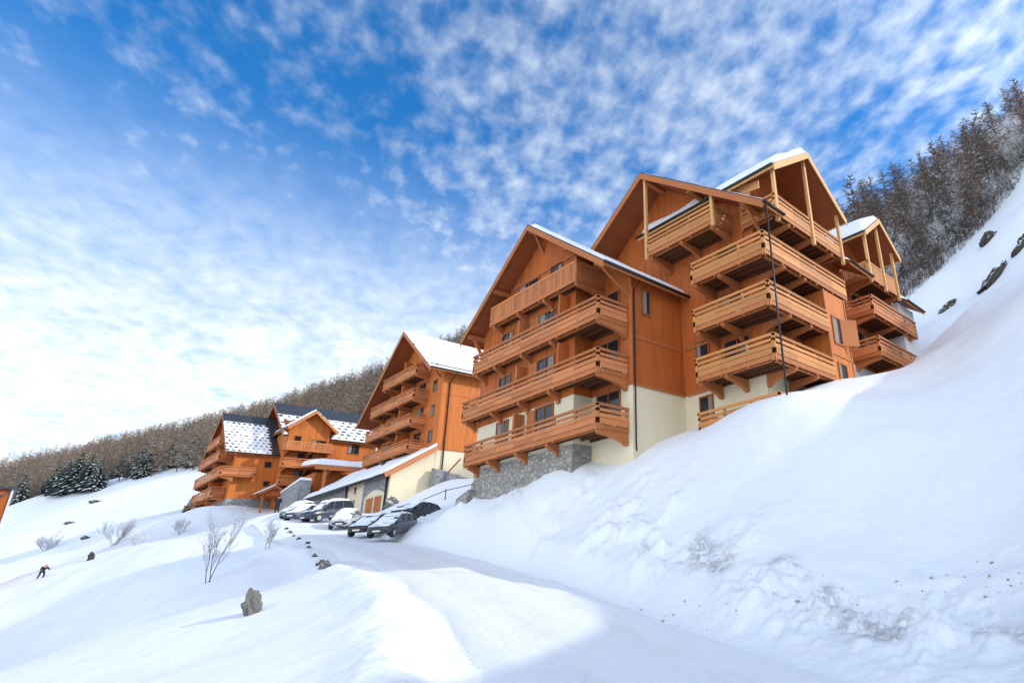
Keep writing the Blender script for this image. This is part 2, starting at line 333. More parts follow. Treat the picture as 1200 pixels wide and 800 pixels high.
def ground_raw(x, y):
    x = np.atleast_1d(np.asarray(x, float)); y = np.atleast_1d(np.asarray(y, float)); out = np.empty(x.size)
    P = np.stack([x.ravel(), y.ravel()], 1)
    for i in range(0, len(P), 20000):
        q = P[i:i + 20000]
        out[i:i + 20000] = -_ker(q, CTL[:, :2]) @ _W[:_n] + _W[_n] + q @ _W[_n + 1:]
    return out.reshape(x.shape)
ROAD = np.array([(40, -10), (24, -4.5), (10, 1.2), (2, 3.8), (-4, 6.0), (-9, 8.1), (-14.7, 10.4), (-21.8, 12.3), (-29.4, 13.8), (-36, 14.8), (-44.5, 15.6), (-52, 16.7), (-58, 17.4), (-64, 18.0)], float)
# resample the road's centre line
_d = np.r_[0, np.cumsum(np.linalg.norm(np.diff(ROAD, axis=0), axis=1))]
_s = np.arange(0, _d[-1], .35)
RC = np.stack([np.interp(_s, _d, ROAD[:, 0]), np.interp(_s, _d, ROAD[:, 1])], 1)
for _k in range(60): RC[1:-1] = (RC[:-2] + 2 * RC[1:-1] + RC[2:]) / 4
RT = np.gradient(RC, axis=0); RT /= np.linalg.norm(RT, axis=1)[:, None]
RN = np.stack([-RT[:, 1], RT[:, 0]], 1)          # towards the camera's left side when looking up the road is negative
RZ = ground_raw(RC[:, 0], RC[:, 1])
for _k in range(120): RZ[1:-1] = (RZ[:-2] + 2 * RZ[1:-1] + RZ[2:]) / 4
HALF = 2.75
def road_dist(x, y):
    """signed distance to the road's centre line and the road's height there (only near the road)"""
    P = np.stack([x.ravel(), y.ravel()], 1); D = np.full(len(P), 99.0); Z = np.zeros(len(P))
    near = np.where((P[:, 0] > -100) & (P[:, 0] < 45) & (P[:, 1] > -18) & (P[:, 1] < 30))[0]
    for i in range(0, len(near), 6000):
        k = near[i:i + 6000]; q = P[k]
        dd = ((q[:, None, :] - RC[None]) ** 2).sum(2); j = dd.argmin(1)
        sd_ = ((q - RC[j]) * RN[j]).sum(1); far = np.sqrt(dd.min(1))
        D[k] = np.where(far < 8, np.where(sd_ < 0, -far, far), 99.0); Z[k] = RZ[j]
    return D.reshape(x.shape), Z.reshape(x.shape)
def ground(x, y, detail=True):
    x = np.atleast_1d(np.asarray(x, float)); y = np.atleast_1d(np.asarray(y, float))
    z = ground_raw(x, y); r = np.hypot(x, y)
    d, rz = road_dist(x, y)
    if detail:
        far = np.clip(r / 60, .0, 1)
        z = z + fbm(x / 7, y / 7, 4, 3) * (.22 + far * 1.2)
        soft = (1 - sstep(25, 70, r))
        # wind-packed and shovelled texture close to the camera
        z = z + fbm(x / 1.3, y / 1.3, 4, 11) * np.where(d > 0, .07, .12) * soft - np.abs(fbm(x / 2.6 + y / 9, y / 1.1, 4, 14)) * .12 * soft * (1 - sstep(-3, 3, d))
        e = np.abs(d) - HALF
        left = d > 0
        near = 1 - sstep(40, 75, r); lump = fbm(x / .55, y / .55, 4, 21); big = np.maximum(fbm(x / 1.9, y / 1.9, 3, 5), 0)
        bl = np.exp(-((e - 1.0) / .95) ** 2) * left * near
        z = z + bl * (.34 + .35 * fbm(x / 3.2, y / 3.2, 3, 6) + .22 * np.maximum(lump, -.15) + .25 * big)
        br = np.exp(-((e - 1.6) / 1.9) ** 2) * ~left * near
        z = z + br * (.06 + .85 * np.maximum(lump, -.1) * np.clip(fbm(x / 2.3, y / 2.3, 2, 8) * 3 + .6, 0, 1.4) + .5 * big)
        # ski and sledge tracks running down the open slope on the left
        tr = sstep(-25, -45, x) * (1 - sstep(11, 14, y)) * sstep(-120, -90, x)
        z = z + tr * .16 * fbm((x * .35 + y * .94) / .8, (x * .94 - y * .35) / 14, 3, 31)
    k = np.where(d > 0, 1 - sstep(HALF - .55, HALF + 1.5, d), 1 - sstep(HALF - .7, HALF + .5, -d))
    z = z * (1 - k) + (rz - .10) * k
    return z
def gz(x, y): return float(ground(np.array([x]), np.array([y]))[0])

def make_ground():
    ang = np.r_[np.arange(94, 190, .125), np.arange(190, 454, 1.5)] * math.pi / 180
    rad = np.r_[.5 * np.exp(np.linspace(0, math.log(12), 84)), 6 * np.exp(np.linspace(0, math.log(5), 250))[1:], 30 * np.exp(np.linspace(0, math.log(27), 180))[1:]]
    A, RR = np.meshgrid(ang, rad)
    x = RR * np.cos(A); y = RR * np.sin(A)
    z = ground(x, y)
    nr, na = x.shape
    V = np.stack([x.ravel(), y.ravel(), z.ravel()], 1)
    V = np.r_[V, [[0, 0, z[0].mean()]]]
    i = np.arange(nr - 1)[:, None]; j = np.arange(na)[None, :]; j2 = (j + 1) % na
    F = np.stack(np.broadcast_arrays(i * na + j, (i + 1) * na + j, (i + 1) * na + j2, i * na + j2), -1).reshape(-1, 4)
    o = big_mesh('snow_ground', V, F, M['snow'], smooth=True)
    # dirt ploughed into the foot of the right bank, with a shape of its own
    d, _ = road_dist(V[:, 0], V[:, 1]); e = -d - HALF; xx, yy = V[:, 0], V[:, 1]
    dirt = np.exp(-((e - 1.5 - 1.2 * fbm(xx / 2.2, yy / 2.2, 2, 91)) / .55) ** 2) * np.clip(fbm(xx / 1.1, yy / 1.1, 3, 93) * 4 + .5, 0, 1) * (xx > -15.5) * (xx < 6)
    at = o.data.attributes.new('dirt', 'FLOAT', 'POINT'); at.data.foreach_set('value', dirt.astype(np.float32))
    tag(o, kind='structure')
    # packed snow on the road
    t = np.linspace(-1, 1, 41) * (HALF + .75)
    X = RC[:, 0][:, None] + RN[:, 0][:, None] * t; Y = RC[:, 1][:, None] + RN[:, 1][:, None] * t
    Z = RZ[:, None] + 0 * t
    ruts = -.05 * (np.exp(-((np.abs(t) - 1.0) / .28) ** 2))[None, :] + .03 * np.exp(-(t / .4) ** 2)[None, :]
    u = np.arange(len(RC))[:, None] * .35 + 0 * t
    Z = Z + ruts * (.5 + fbm(u / 5, t[None, :] / 1.5 + 0 * u, 3, 41)) + fbm(u / 1.6, t[None, :] / .35 + 0 * u, 4, 43) * .05 + fbm(u / .5, t[None, :] / .5 + 0 * u, 3, 44) * .025
    Z = Z - .34 * sstep(HALF - 1.0, HALF + .7, np.abs(t) + fbm(u / 3.5, t[None, :] / 3 + 0 * u, 3, 47) * .9)
    n0, n1 = X.shape
    i = np.arange(n0 - 1)[:, None]; j = np.arange(n1 - 1)[None, :]
    F = np.stack([i * n1 + j, i * n1 + j + 1, (i + 1) * n1 + j + 1, (i + 1) * n1 + j], -1).reshape(-1, 4)[:, ::-1]
    o = big_mesh('road', np.stack([X.ravel(), Y.ravel(), Z.ravel()], 1), F, M['roadsnow'], smooth=True)
    uv = o.data.uv_layers.new(name='UVMap'); cu = np.stack([u.ravel(), np.broadcast_to(t[None, :], u.shape).ravel()], 1)
    uv.data.foreach_set('uv', cu[F.ravel()].astype(np.float32).ravel())
    tag(o, kind='structure')
M['roadsnow'] = snow_mat('packed_road_snow', dirt=.07, col=(.85, .865, .89), bumps=.6, tracks=True)
make_ground()

# ------------------------------------------------------------------ building kit (x runs along the gable fronts, y into the hillside, z up)
def wall_box(parent, x0, x1, y0, y1, z0, z1, mat, name='wall'):
    m = MB(); m.box(x0, x1, y0, y1, z0, z1); return m.build(name, mat, parent)

def window(parent, x, y, z, w, h, face, shutter=None, door=False):
    """frame, glazing bars and pane on a wall; face '-y' or '+x'; (x, y, z) is the foot's middle on the wall surface"""
    f = MB(); g = MB(); t = .09; d = .07
    def bx(mb, a0, a1, z0, z1, o0, o1):
        if face == '-y': mb.box(x + a0, x + a1, y - o1, y - o0, z + z0, z + z1)
        else: mb.box(x + o0, x + o1, y + a0, y + a1, z + z0, z + z1)
    bx(f, -w / 2 - t, -w / 2, -t, h + t, .0, d); bx(f, w / 2, w / 2 + t, -t, h + t, .0, d)
    bx(f, -w / 2, w / 2, h, h + t, .0, d); bx(f, -w / 2, w / 2, -t, 0, .0, d)
    if w > .8: bx(f, -.035, .035, 0, h, .0, d * .8)
    if door: bx(f, -w / 2, w / 2, .0, h * .28, .0, d * .6)
    fo = f.build('window', M['frame'], parent)
    bx(g, -w / 2, w / 2, 0, h, .006, .02)
    g.build('pane', M['glass'], fo)
    k = int(abs(x * 13.7 + y * 7.1 + z * 3.3) * 10) % 7
    if k in (1, 3, 4) and h > .9:                # a drawn curtain close behind the glass
        cu = MB(); n_ = 6; s0, s1 = (-w / 2, -w / 2 + w * (.22 + .1 * k)) if k != 3 else (w / 2 - w * .35, w / 2)
        for i in range(n_):
            a0 = s0 + (s1 - s0) * i / n_; a1 = s0 + (s1 - s0) * (i + .8) / n_; bx(cu, a0, a1, .05 if not door else h * .3, h - .01, .022, .026)
        cb_ = cu.build('curtain', M['curtain'], fo)
    if shutter:
        s = MB()
        if face == '-y': s.box(x - w / 2 - t - shutter, x - w / 2 - t - .01, y - .10, y - .03, z, z + h)
        else: s.box(x + .03, x + .09, y + w / 2 + t + .01, y + w / 2 + t + shutter, z, z + h)
        s.build('shutter', M['door'], fo)
    return fo

def railing(mb, p, q, z, inward, style='boards', seed=0, gap_fill=True):
    """boards between p and q (xy) above deck height z; inward is the xy direction towards the wall"""
    rnd = random.Random(seed)
    p = Vector((p[0], p[1], 0)); q = Vector((q[0], q[1], 0)); d = q - p; ln = d.length; d.normalize(); iw = Vector((inward[0], inward[1], 0))
    def bar(s0, s1, z0, z1, o0, th):
        a = p + d * s0 + iw * (o0 + th / 2) + Vector((0, 0, (z0 + z1) / 2)); b_ = p + d * s1 + iw * (o0 + th / 2) + Vector((0, 0, (z0 + z1) / 2))
        mb.beam(a, b_, th, z1 - z0)
    n = max(1, round(ln / 1.75)); step = ln / n
    for i in range(n + 1):
        s = min(max(i * step, .05), ln - .05)
        a = p + d * s + iw * .095
        mb.beam(a + Vector((0, 0, z - .30)), a + Vector((0, 0, z + .99)), .10, .10, up=(0, 1, 0))
    if style == 'boards':
        for i in range(n):
            s0, s1 = i * step + (.0 if i == 0 else .006), (i + 1) * step - (.0 if i == n - 1 else .006)
            j = lambda: rnd.uniform(-.012, .012)
            bar(s0, s1, z + .02 + j(), z + .30 + j(), 0, .04)
            bar(s0, s1, z + .325 + j(), z + .53 + j(), .002, .04)
            bar(s0, s1, z + .63 + j(), z + .77 + j(), 0, .04)
        bar(-.02, ln + .02, z + .90, z + .985, -.02, .11)
        bar(-.03, ln + .03, z + .987, z + 1.02, -.035, .15)
    else:                                       # close-set upright pickets
        k = int(ln / .135)
        for i in range(k):
            s = (i + .5) * ln / k
            w = .106 if i % 5 else .078
            a = p + d * s + iw * .02
            mb.beam(a + Vector((0, 0, z - .05)), a + Vector((0, 0, z + .93)), w, .03, up=tuple(iw))
        bar(-.02, ln + .02, z + .90, z + 1.02, -.02, .12)
        bar(0, ln, z + .05, z + .17, .045, .05)

def bracket_poly(depth, drop=.62):
    """side outline of a carved bracket: (distance out from the wall, height below the deck)"""
    return [(0, 0), (depth, 0), (depth, -.15), (depth - .10, -.22), (depth * .72, -.26), (depth * .42, -.34), (depth * .2, -.46), (.10, -drop), (0, -drop)]

def balcony(parent, name, decks, rails, z, brackets, mats=('rail', 'beam'), style='boards', seed=0, joist_axis='y', snowbits=()):
    """decks: boxes (x0,x1,y0,y1); rails: ((p),(q),inward); brackets: (axis, position, wall, depth)"""
    dk = MB()
    for (x0, x1, y0, y1) in decks:
        dk.box(x0 + .03, x1 - .03, y0 + .03, y1, z - .09, z)
        if joist_axis == 'y':
            k = max(1, int((y1 - y0) / .5))
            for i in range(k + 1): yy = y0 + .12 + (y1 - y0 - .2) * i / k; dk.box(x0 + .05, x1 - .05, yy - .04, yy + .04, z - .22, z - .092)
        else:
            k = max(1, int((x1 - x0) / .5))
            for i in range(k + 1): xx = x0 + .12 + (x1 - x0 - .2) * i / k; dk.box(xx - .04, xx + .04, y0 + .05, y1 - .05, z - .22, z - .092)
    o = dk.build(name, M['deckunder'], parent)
    rl = MB()
    for i, (p, q, iw) in enumerate(rails): railing(rl, p, q, z, iw, style, seed * 10 + i)
    rl.build('railing', M[mats[0]], o)
    ed = MB()
    for (p, q, iw) in rails:                     # edge board below the rail and the bearer behind it
        a = Vector((p[0], p[1], z - .13)); b_ = Vector((q[0], q[1], z - .13)); w = Vector((iw[0], iw[1], 0))
        d = (b_ - a).normalized()
        ed.beam(a + w * .035 - d * .01, b_ + w * .035 + d * .01, .05, .22)
        ed.beam(a + w * .30, b_ + w * .30, .16, .22, 0)
    ed.build('edge_beam', M[mats[1]], o)
    for (ax, pos, wall, depth) in brackets:
        b_ = MB(); pl = bracket_poly(depth)
        if ax == '-y': b_.prism([(wall - u, z - .225 + v) for u, v in pl], 'x', pos - .11, pos + .11)
        else: b_.prism([(wall + u, z - .225 + v) for u, v in pl], 'y', pos - .11, pos + .11)
        b_.build('bracket', M[mats[1]], o)
    if snowbits:
        sn = MB(); rr = random.Random(seed)
        for (p, q, off) in snowbits:
            p = Vector((p[0], p[1], 0)); q = Vector((q[0], q[1], 0)); d = q - p; ln = d.length; d.normalize(); s = .05
            while s < ln - .2:
                w = rr.uniform(.12, .75)
                if rr.random() < .6:
                    a = p + d * s; e = p + d * min(s + w, ln)
                    h = rr.uniform(.03, .09)
                    sn.beam(a + Vector((off[0], off[1], z - .018 + h / 2)), e + Vector((off[0], off[1], z - .018 + h / 2)), rr.uniform(.08, .16), h)
                s += w + rr.uniform(.05, .7)
        if sn.f: sn.build('snow', M['roofsnow'], o)['kind'] = 'stuff'
    return o

class Roof:
    """gabled roof. axis 'y': ridge runs along y at x=c; axis 'x': ridge runs along x at y=c"""
    def __init__(self, parent, axis, c, zr, a0, a1, l, sl, front, cover=('slate', 'slate'), snow=(0, 0), pieces=(None, None), barge='beam', gut=(1, 1), soffit='soffit', snowinset=.12, bw=.36):
        self.c, self.zr, self.l, self.sl, self.axis = c, zr, l, sl, axis
        P = (lambda a, s, z: (s, a, z)) if axis == 'y' else (lambda a, s, z: (a, s, z))
        self.P = P
        so = MB()
        T = .16
        root = None; todo = []
        for side in (0, 1):
            sg = (-1, 1)[side]; ps = pieces[side] or [(a0, a1, 0, l[side])]
            for (b0, b1, s0, s1) in ps:
                q = []
                for (s, dz) in ((s0, -T), (s1, -T), (s1, 0), (s0, 0)):
                    q.append((c + sg * s, zr - sl[side] * s + dz))
                pts = [P(b0, *k) for k in q] + [P(b1, *k) for k in q]
                so.hexa(pts)
                todo.append((side, sg, b0, b1, s0, s1))
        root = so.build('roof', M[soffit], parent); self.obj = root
        for side in (0, 1):
            sg = (-1, 1)[side]; cv = MB(); had = False
            for (sd_, sg_, b0, b1, s0, s1) in todo:
                if sd_ != side: continue
                had = True; o = .05; f0 = b0 - (.05 if front in ('a0', 'both') else 0); f1 = b1 + (.05 if front in ('a1', 'both') else 0)
                q = [(c + sg * s, zr - sl[side] * s + dz) for (s, dz) in ((s0 - (0 if s0 else -.0), .004), (s1 + o, .004), (s1 + o, .075), (s0, .075))]
                cv.hexa([P(f0, *k) for k in q] + [P(f1, *k) for k in q])
            if had and cover[side]: cv.build('roof_covering', M[cover[side]], root)
        # barge boards on the front rake
        ends = {'a0': [a0], 'a1': [a1], 'both': [a0, a1], None: []}[front]
        for e in ends:
            dirn = -1 if e == a0 else 1
            for side in (0, 1):
                sg = (-1, 1)[side]
                cand = [t for t in todo if t[0] == side and (t[2] == e or t[3] == e)]
                if not cand: continue
                s1 = max(t[5] for t in cand); bb = MB()
                q = [(c + sg * s, zr - sl[side] * s + dz) for (s, dz) in ((0, -bw), (s1 + .02, -bw), (s1 + .02, .0), (0, .0))]
                g0, g1 = e + dirn * .005, e + dirn * .065
                bb.hexa([P(g0, *k) for k in q] + [P(g1, *k) for k in q])
                bb.build('barge_board', M[barge], root)
        for side in (0, 1):
            if not gut[side]: continue
            sg = (-1, 1)[side]
            for (sd_, sg_, b0, b1, s0, s1) in todo:
                if sd_ != side or s1 < l[side] - .01: continue
                fb = MB(); zz_ = zr - sl[side] * s1
                x0, x1 = sorted((c + sg * (s1 + .004), c + sg * (s1 + .05)))
                if axis == 'y': fb.box(x0, x1, b0, b1, zz_ - .24, zz_ - .002)
                else: fb.box(b0, b1, x0, x1, zz_ - .24, zz_ - .002)
                fb.build('eave_board', M[barge], root)
                g = MB(); zz2 = zz_ - .05
                g.tube([P(b0 - .04, c + sg * (s1 + .125), zz2), P(b1, c + sg * (s1 + .125), zz2)], .072, 8)
                g.build('gutter', M['metal'], root, smooth=True)
        for side in (0, 1):
            if snow[side]:
                for (sd_, sg, b0, b1, s0, s1) in todo:
                    if sd_ == side: self.snow(root, side, b0, b1, s0, s1, snow[side], snowinset)
    def snow(self, root, side, b0, b1, s0, s1, T, inset):
        sg = (-1, 1)[side]; na = max(6, int((b1 - b0) / .28)); ns = max(6, int((s1 - s0) / .28))
        A, Sx = np.meshgrid(np.linspace(0, 1, na), np.linspace(0, 1, ns), indexing='ij')
        seed = int(abs(b0 * 13 + s1 * 7 + self.c * 3)) % 1000
        wob = fbm(A * (b1 - b0) / 1.1, Sx * (s1 - s0) / 1.1, 3, seed)
        a = b0 + inset + A * (b1 - b0 - 2 * inset) + (wob * .25) * (np.abs(A - .5) * 2) ** 3
        s = s0 + Sx * (s1 - s0 - inset * .6) + wob * .45 * Sx ** 4
        ed = np.minimum.reduce([A * (b1 - b0), (1 - A) * (b1 - b0), (1 - Sx) * (s1 - s0), (Sx * (s1 - s0) + (9 if s0 == 0 else 0))])
        fall = np.sqrt(1 - (1 - np.clip(ed / (T * 1.2), 0, 1)) ** 2)
        h = T * fall * (1 + .9 * fbm(A * (b1 - b0) / 2.4, Sx * (s1 - s0) / 2.4, 3, seed + 3))
        z = self.zr - self.sl[side] * s + .07 + h
        P = np.stack([self.P(1, 2, 3).index(1) * 0 + (s * sg + self.c if self.axis == 'y' else a), (a if self.axis == 'y' else s * sg + self.c), z], -1).reshape(-1, 3)
        i = np.arange(na - 1)[:, None]; j = np.arange(ns - 1)[None, :]
        F = np.stack([i * ns + j, i * ns + j + 1, (i + 1) * ns + j + 1, (i + 1) * ns + j], -1).reshape(-1, 4)
        flip = (sg > 0) != (self.axis == 'y')
        if flip: F = F[:, ::-1]
        wl = world_loc(root); P = P - np.array([wl.x, wl.y, wl.z])
        o = big_mesh('snow_cover', P, F, M['roofsnow'], parent=root, smooth=True)
        return o
    def z(self, s):
        d = s - self.c
        return self.zr - (self.sl[1] * d if d > 0 else -self.sl[0] * d)

def gable_fill(parent, roof, lo, hi, ya, yb, zb, mat, name='wall', drop=.17):
    """wall between lo..hi (across the ridge) from zb up to the underside of the roof"""
    c = roof.c
    poly = [(lo, zb), (hi, zb), (hi, roof.z(hi) - drop)]
    if lo < c < hi: poly.append((c, roof.z(c) - drop))
    poly.append((lo, roof.z(lo) - drop))
    m = MB(); m.prism(poly, 'y' if roof.axis == 'y' else 'x', ya, yb)
    return m.build(name, M[mat], parent)

def purlin(parent, roof, s, front, wall, drop=.17, brace=True, size=.24, mat='beam', out=1.5):
    m = MB(); z = roof.z(s) - drop - size / 2 - .02
    m.box(s - size / 2, s + size / 2, front, wall + .3, z - size / 2, z + size / 2)
    if brace: m.beam((s, wall + .02, z - out), (s, front + .45, z - size / 2 + .03), .13, .16)
    return m.build('purlin', M[mat], parent)

def downpipe(parent, pts, r=.05):
    m = MB(); m.tube(pts, r, 8); return m.build('downpipe', M['metal'], parent, smooth=True)

# ------------------------------------------------------------------ chalet in the middle (stone foot, four stacked balconies)
def chalet_middle():
    t = thing('chalet', 'chalet with four stacked balconies above a rubble stone foot, picket balcony in its gable', 'chalet', (-27.6, 19.6, 6.2), 'timber chalets')
    XW, XL = -21.15, -33.9
    rf = Roof(t, 'y', -27.6, 21.6, 17.2, 24.6, (7.0, 7.05), (.775, .745), 'a0', snow=(.14, .20), gut=(1, 1), soffit='soffit')
    # left bay stands forward (y 18.4), right bay at y 19.6
    wall_box(t, XL, -24.35, 18.4, 24, 10.50, 15.0, M['wall'])
    wall_box(t, -24.348, XW, 19.6, 24, 10.50, 15.0, M['wall'])
    gable_fill(t, rf, XL, -24.35, 18.4, 24, 15.004, 'wall')
    gable_fill(t, rf, -24.348, XW, 19.6, 24, 15.004, 'wall')
    wall_box(t, XL + .03, -24.38, 18.43, 24, 7.9, 10.498, M['stucco'], 'rendered_wall')
    wall_box(t, -24.378, XW - .03, 19.63, 24, 3.5, 10.498, M['stucco'], 'rendered_wall')
    wall_box(t, XL + .02, -24.36, 18.40, 24, 3.0, 7.898, M['stone'], 'stone_wall')
    k = MB(); k.hexa([(-35.1, 17.9, 4.6), (XL + .3, 17.9, 4.6), (XL + .3, 19.2, 4.6), (-35.1, 19.2, 4.6), (-35.0, 18.0, 6.35), (XL + .3, 18.0, 6.75), (XL + .3, 19.1, 6.8), (-34.95, 19.1, 6.4)])
    k.build('stone_kerb', M['stone'], t)
    for bb in ((XW + .003, XW + .04, 19.6, 23.48, 13.05, 13.2), (XW + .003, XW + .05, 19.55, 23.48, 10.46, 10.60), (XW - .12, XW + .045, 19.55, 19.598, 10.62, 16.2)):
        bl = MB(); bl.box(*bb); bl.build('trim', M['beam'], t)
    dk = (8.28, 11.08, 13.90)
    ends = ((-33.75, -21.45), (-34.45, -21.45), (-33.6, -21.45))
    for i, z in enumerate(dk):
        x0, x1 = ends[i]
        balcony(t, 'balcony', [(x0, -24.36, 17.6, 18.39), (-24.36, x1, 17.6, 19.59)],
                [((x0, 18.38), (x0, 17.6), (1, 0)), ((x0, 17.6), (x1, 17.6), (0, 1)), ((x1, 17.6), (x1, 19.58), (-1, 0))], z,
                [('-y', x, 18.4, .72) for x in (x0 + .35, -31.2, -28.4, -25.6)] + [('-y', x1 - .16, 19.6, 1.9)],
                seed=i + 1, snowbits=[((x1, 17.7), (x1, 19.5), (-.10, 0)), ((x0, 17.65), (x1, 17.65), (0, .09))] if i < 3 else ())
    balcony(t, 'balcony', [(-31.95, -24.36, 17.6, 18.39), (-24.36, -23.3, 17.6, 19.59)],
            [((-31.95, 18.38), (-31.95, 17.6), (1, 0)), ((-31.95, 17.6), (-23.3, 17.6), (0, 1)), ((-23.3, 17.6), (-23.3, 19.58), (-1, 0))], 16.66,
            [('-y', x, 18.4, .72) for x in (-31.6, -29.0, -26.4)] + [('-y', -23.46, 19.6, 1.9)], style='pickets', seed=9)
    for i, z in enumerate(dk):
        window(t, -29.55 - 1.5, 18.4 if i else 18.43, z + .02, 1.1, 2.0, '-y', door=True)
        window(t, -26.9, 18.4 if i else 18.43, z + .02, 1.5, 2.05, '-y', door=True, shutter=.7)
        window(t, -23.0, 19.6 if i else 19.63, z + .02, 1.7, 2.1, '-y')
        p = MB(); p.box(-28.95, -28.80, 17.75, 18.395, z + .003, z + 2.0); p.build('partition', M['door'], t)
        p = MB(); p.box(-25.0, -24.88, 17.75, 18.395, z + .003, z + 2.3); p.build('partition', M['wall'], t) if i in (1, 2) else None
    window(t, -29.0, 18.4, 16.9, 2.0, 1.75, '-y'); window(t, -26.2, 18.4, 16.9, 1.0, 1.8, '-y')
    window(t, XW, 20.65, 14.6, .5, 1.35, '+x')
    for s, br in ((-27.6, True), (-31.2, False), (-34.0, True), (-24.0, False), (-21.3, True)): purlin(t, rf, s, 17.3, 18.4 if s < -24.4 else 19.6, brace=br, out=1.2)
    bt = MB(); bt.box(-30.9, -24.4, 18.33, 18.397, 18.72, 18.86); bt.build('trim', M['beam'], t)
    downpipe(t, [(XW + .55, 19.75, 16.25), (XW + .35, 19.72, 15.95), (XW + .10, 19.70, 15.7), (XW + .10, 19.70, 7.35), (XW + .22, 19.62, 7.1)], .042)
    return t
chalet_middle()

# ------------------------------------------------------------------ big chalet on the right with the wrap-round balconies
def chalet_right():
    t = thing('chalet', 'largest chalet, highest on the snow bank, wrap-round balconies and two open gabled roof bays', 'chalet', (-20, 30, 8), 'timber chalets')
    XR, XB = -15.7, -13.9           # wall and balcony front on the right side
    rf = Roof(t, 'y', -22.2, 24.75, 21.5, 42.0, (8.6, 8.6), (.72, .72), 'a0', snow=(.25, .22), gut=(0, 1),
              pieces=(None, [(21.5, 23.35, 0, 8.6), (23.354, 30.55, 0, 4.6), (30.554, 33.6, 0, 8.6), (33.604, 38.9, 0, 4.6), (38.904, 42.0, 0, 8.6)]), barge='beam', bw=.42)
    # walls
    wall_box(t, -30.2, XR, 23.5, 41.5, 10.52, 18.4, M['wall'])
    wall_box(t, -30.17, XR - .03, 23.53, 41.47, 2.5, 10.518, M['stucco'], 'rendered_wall')
    gable_fill(t, rf, -30.2, XR, 23.5, 41.5, 18.404, 'wall')
    b_ = MB(); b_.box(XR + .003, -14.0, 27.4, 29.6, 7.5, 15.75); b_.build('bay', M['wallb'], t)
    for bb in ((-14.0 + .003, -13.955, 27.35, 29.65, 11.95, 12.07), (-14.05, -13.95, 27.3, 27.397, 8, 15.75), (-14.05, -13.95, 29.603, 29.7, 8, 15.75), (-20.9, XR, 23.44, 23.497, 13.1, 13.24), (-20.9, XR, 23.43, 23.497, 10.44, 10.58)):
        tr = MB(); tr.box(*bb); tr.build('trim', M['beam'], t)
    window(t, -14.0, 28.35, 12.75, .8, 1.5, '+x'); window(t, -14.0, 28.35, 9.9, .8, 1.6, '+x')
    sh = MB(); sh.hexa([(-13.94, 28.86, 12.72), (-13.38, 29.62, 12.72), (-13.43, 29.66, 12.72), (-13.99, 28.90, 12.72), (-13.94, 28.86, 14.3), (-13.38, 29.62, 14.3), (-13.43, 29.66, 14.3), (-13.99, 28.90, 14.3)])
    sh.build('shutter', M['rail'], t)
    YF = 21.7; XL = -18.75
    lev = ((16.08, 30.1, 21.7), (13.35, 27.38, 21.7), (10.62, 27.38, 21.7))
    for i, (z, ye, yf) in enumerate(lev):
        decks = [(XL, XB, YF, 23.49), (XR, XB, 23.49, ye)]
        balcony(t, 'balcony', decks, [((XL, 23.48), (XL, YF), (1, 0)), ((XL, YF), (XB, YF), (0, 1)), ((XB, YF), (XB, ye), (-1, 0))], z,
                [('-y', x, 23.5, 1.7) for x in (XL + .2, -16.9)] + [('+x', y, XR, 1.7) for y in (23.6, 25.6)] + ([('+x', y, XR, 1.7) for y in (27.9, 29.8)] if ye > 28 else []),
                mats=('railc', 'beam'), seed=20 + i, snowbits=[((XL, YF + .05), (XB, YF + .05), (0, .07)), ((XB, ye - 2.2), (XB, ye), (-.5, 0))] if i else ())
    # ground-level terrace rail, half buried by the bank
    balcony(t, 'balcony', [(XL, XB, YF, 23.49)], [((XL, 23.48), (XL, YF), (1, 0)), ((XL, YF), (XB, YF), (0, 1)), ((XB, YF), (XB, 23.4), (-1, 0))], 7.78, [], mats=('railc', 'beam'), seed=30)
    # gable balcony
    balcony(t, 'balcony', [(-22.05, -16.95, YF, 23.49)], [((-22.05, 23.48), (-22.05, YF), (1, 0)), ((-22.05, YF), (-16.95, YF), (0, 1)), ((-16.95, YF), (-16.95, 23.48), (-1, 0))], 19.10,
            [('-y', x, 23.5, 1.7) for x in (-21.8, -19.4, -17.15)], mats=('railc', 'beam'), seed=31)
    for x in (-22.05, -16.95):
        p = MB(); p.box(x - .09, x + .09, YF - .06, YF + .12, 18.72, rf.z(x) - .19); p.build('post', M['beamlight'], t)
    for s, br in ((-22.2, False), (-18.6, False), (-15.0, True)): purlin(t, rf, s, 21.75, 23.5, brace=br, size=.30)
    # floors: windows on both sides
    for z in (10.62, 13.35, 16.08):
        window(t, -17.3, 23.5, z + .02, 1.6, 2.1, '-y')
        window(t, XR, 25.0, z + .02, 1.6, 2.1, '+x')
    window(t, -19.7, 23.5, 12.3, .8, 1.0, '-y'); window(t, -19.65, 23.53, 9.0, .8, 1.15, '-y', shutter=None)
    window(t, -19.6, 23.5, 19.2, 1.8, 2.0, '-y'); window(t, XR, 28.6, 16.1, 1.4, 2.1, '+x')
    # big roof bay (ridge runs out towards the right)
    rd = Roof(t, 'x', 26.9, 24.45, -24.0, -13.55, (4.0, 3.95), (.735, .735), 'a1', snow=(.55, .30), gut=(1, 1), barge='beamlight', snowinset=.05, bw=.42)
    def gable_bay(roof, y0, y1, xw, zb, zt):
        gable_fill(t, roof, y0, y1, xw - 4.5, xw, zb, 'wall')
    gable_bay(rd, 23.45, 30.35, -16.3, 18.4, 24)
    window(t, -16.3, 25.3, 19.1, 1.6, 2.0, '+x'); window(t, -16.3, 28.4, 19.1, 1.6, 2.0, '+x')
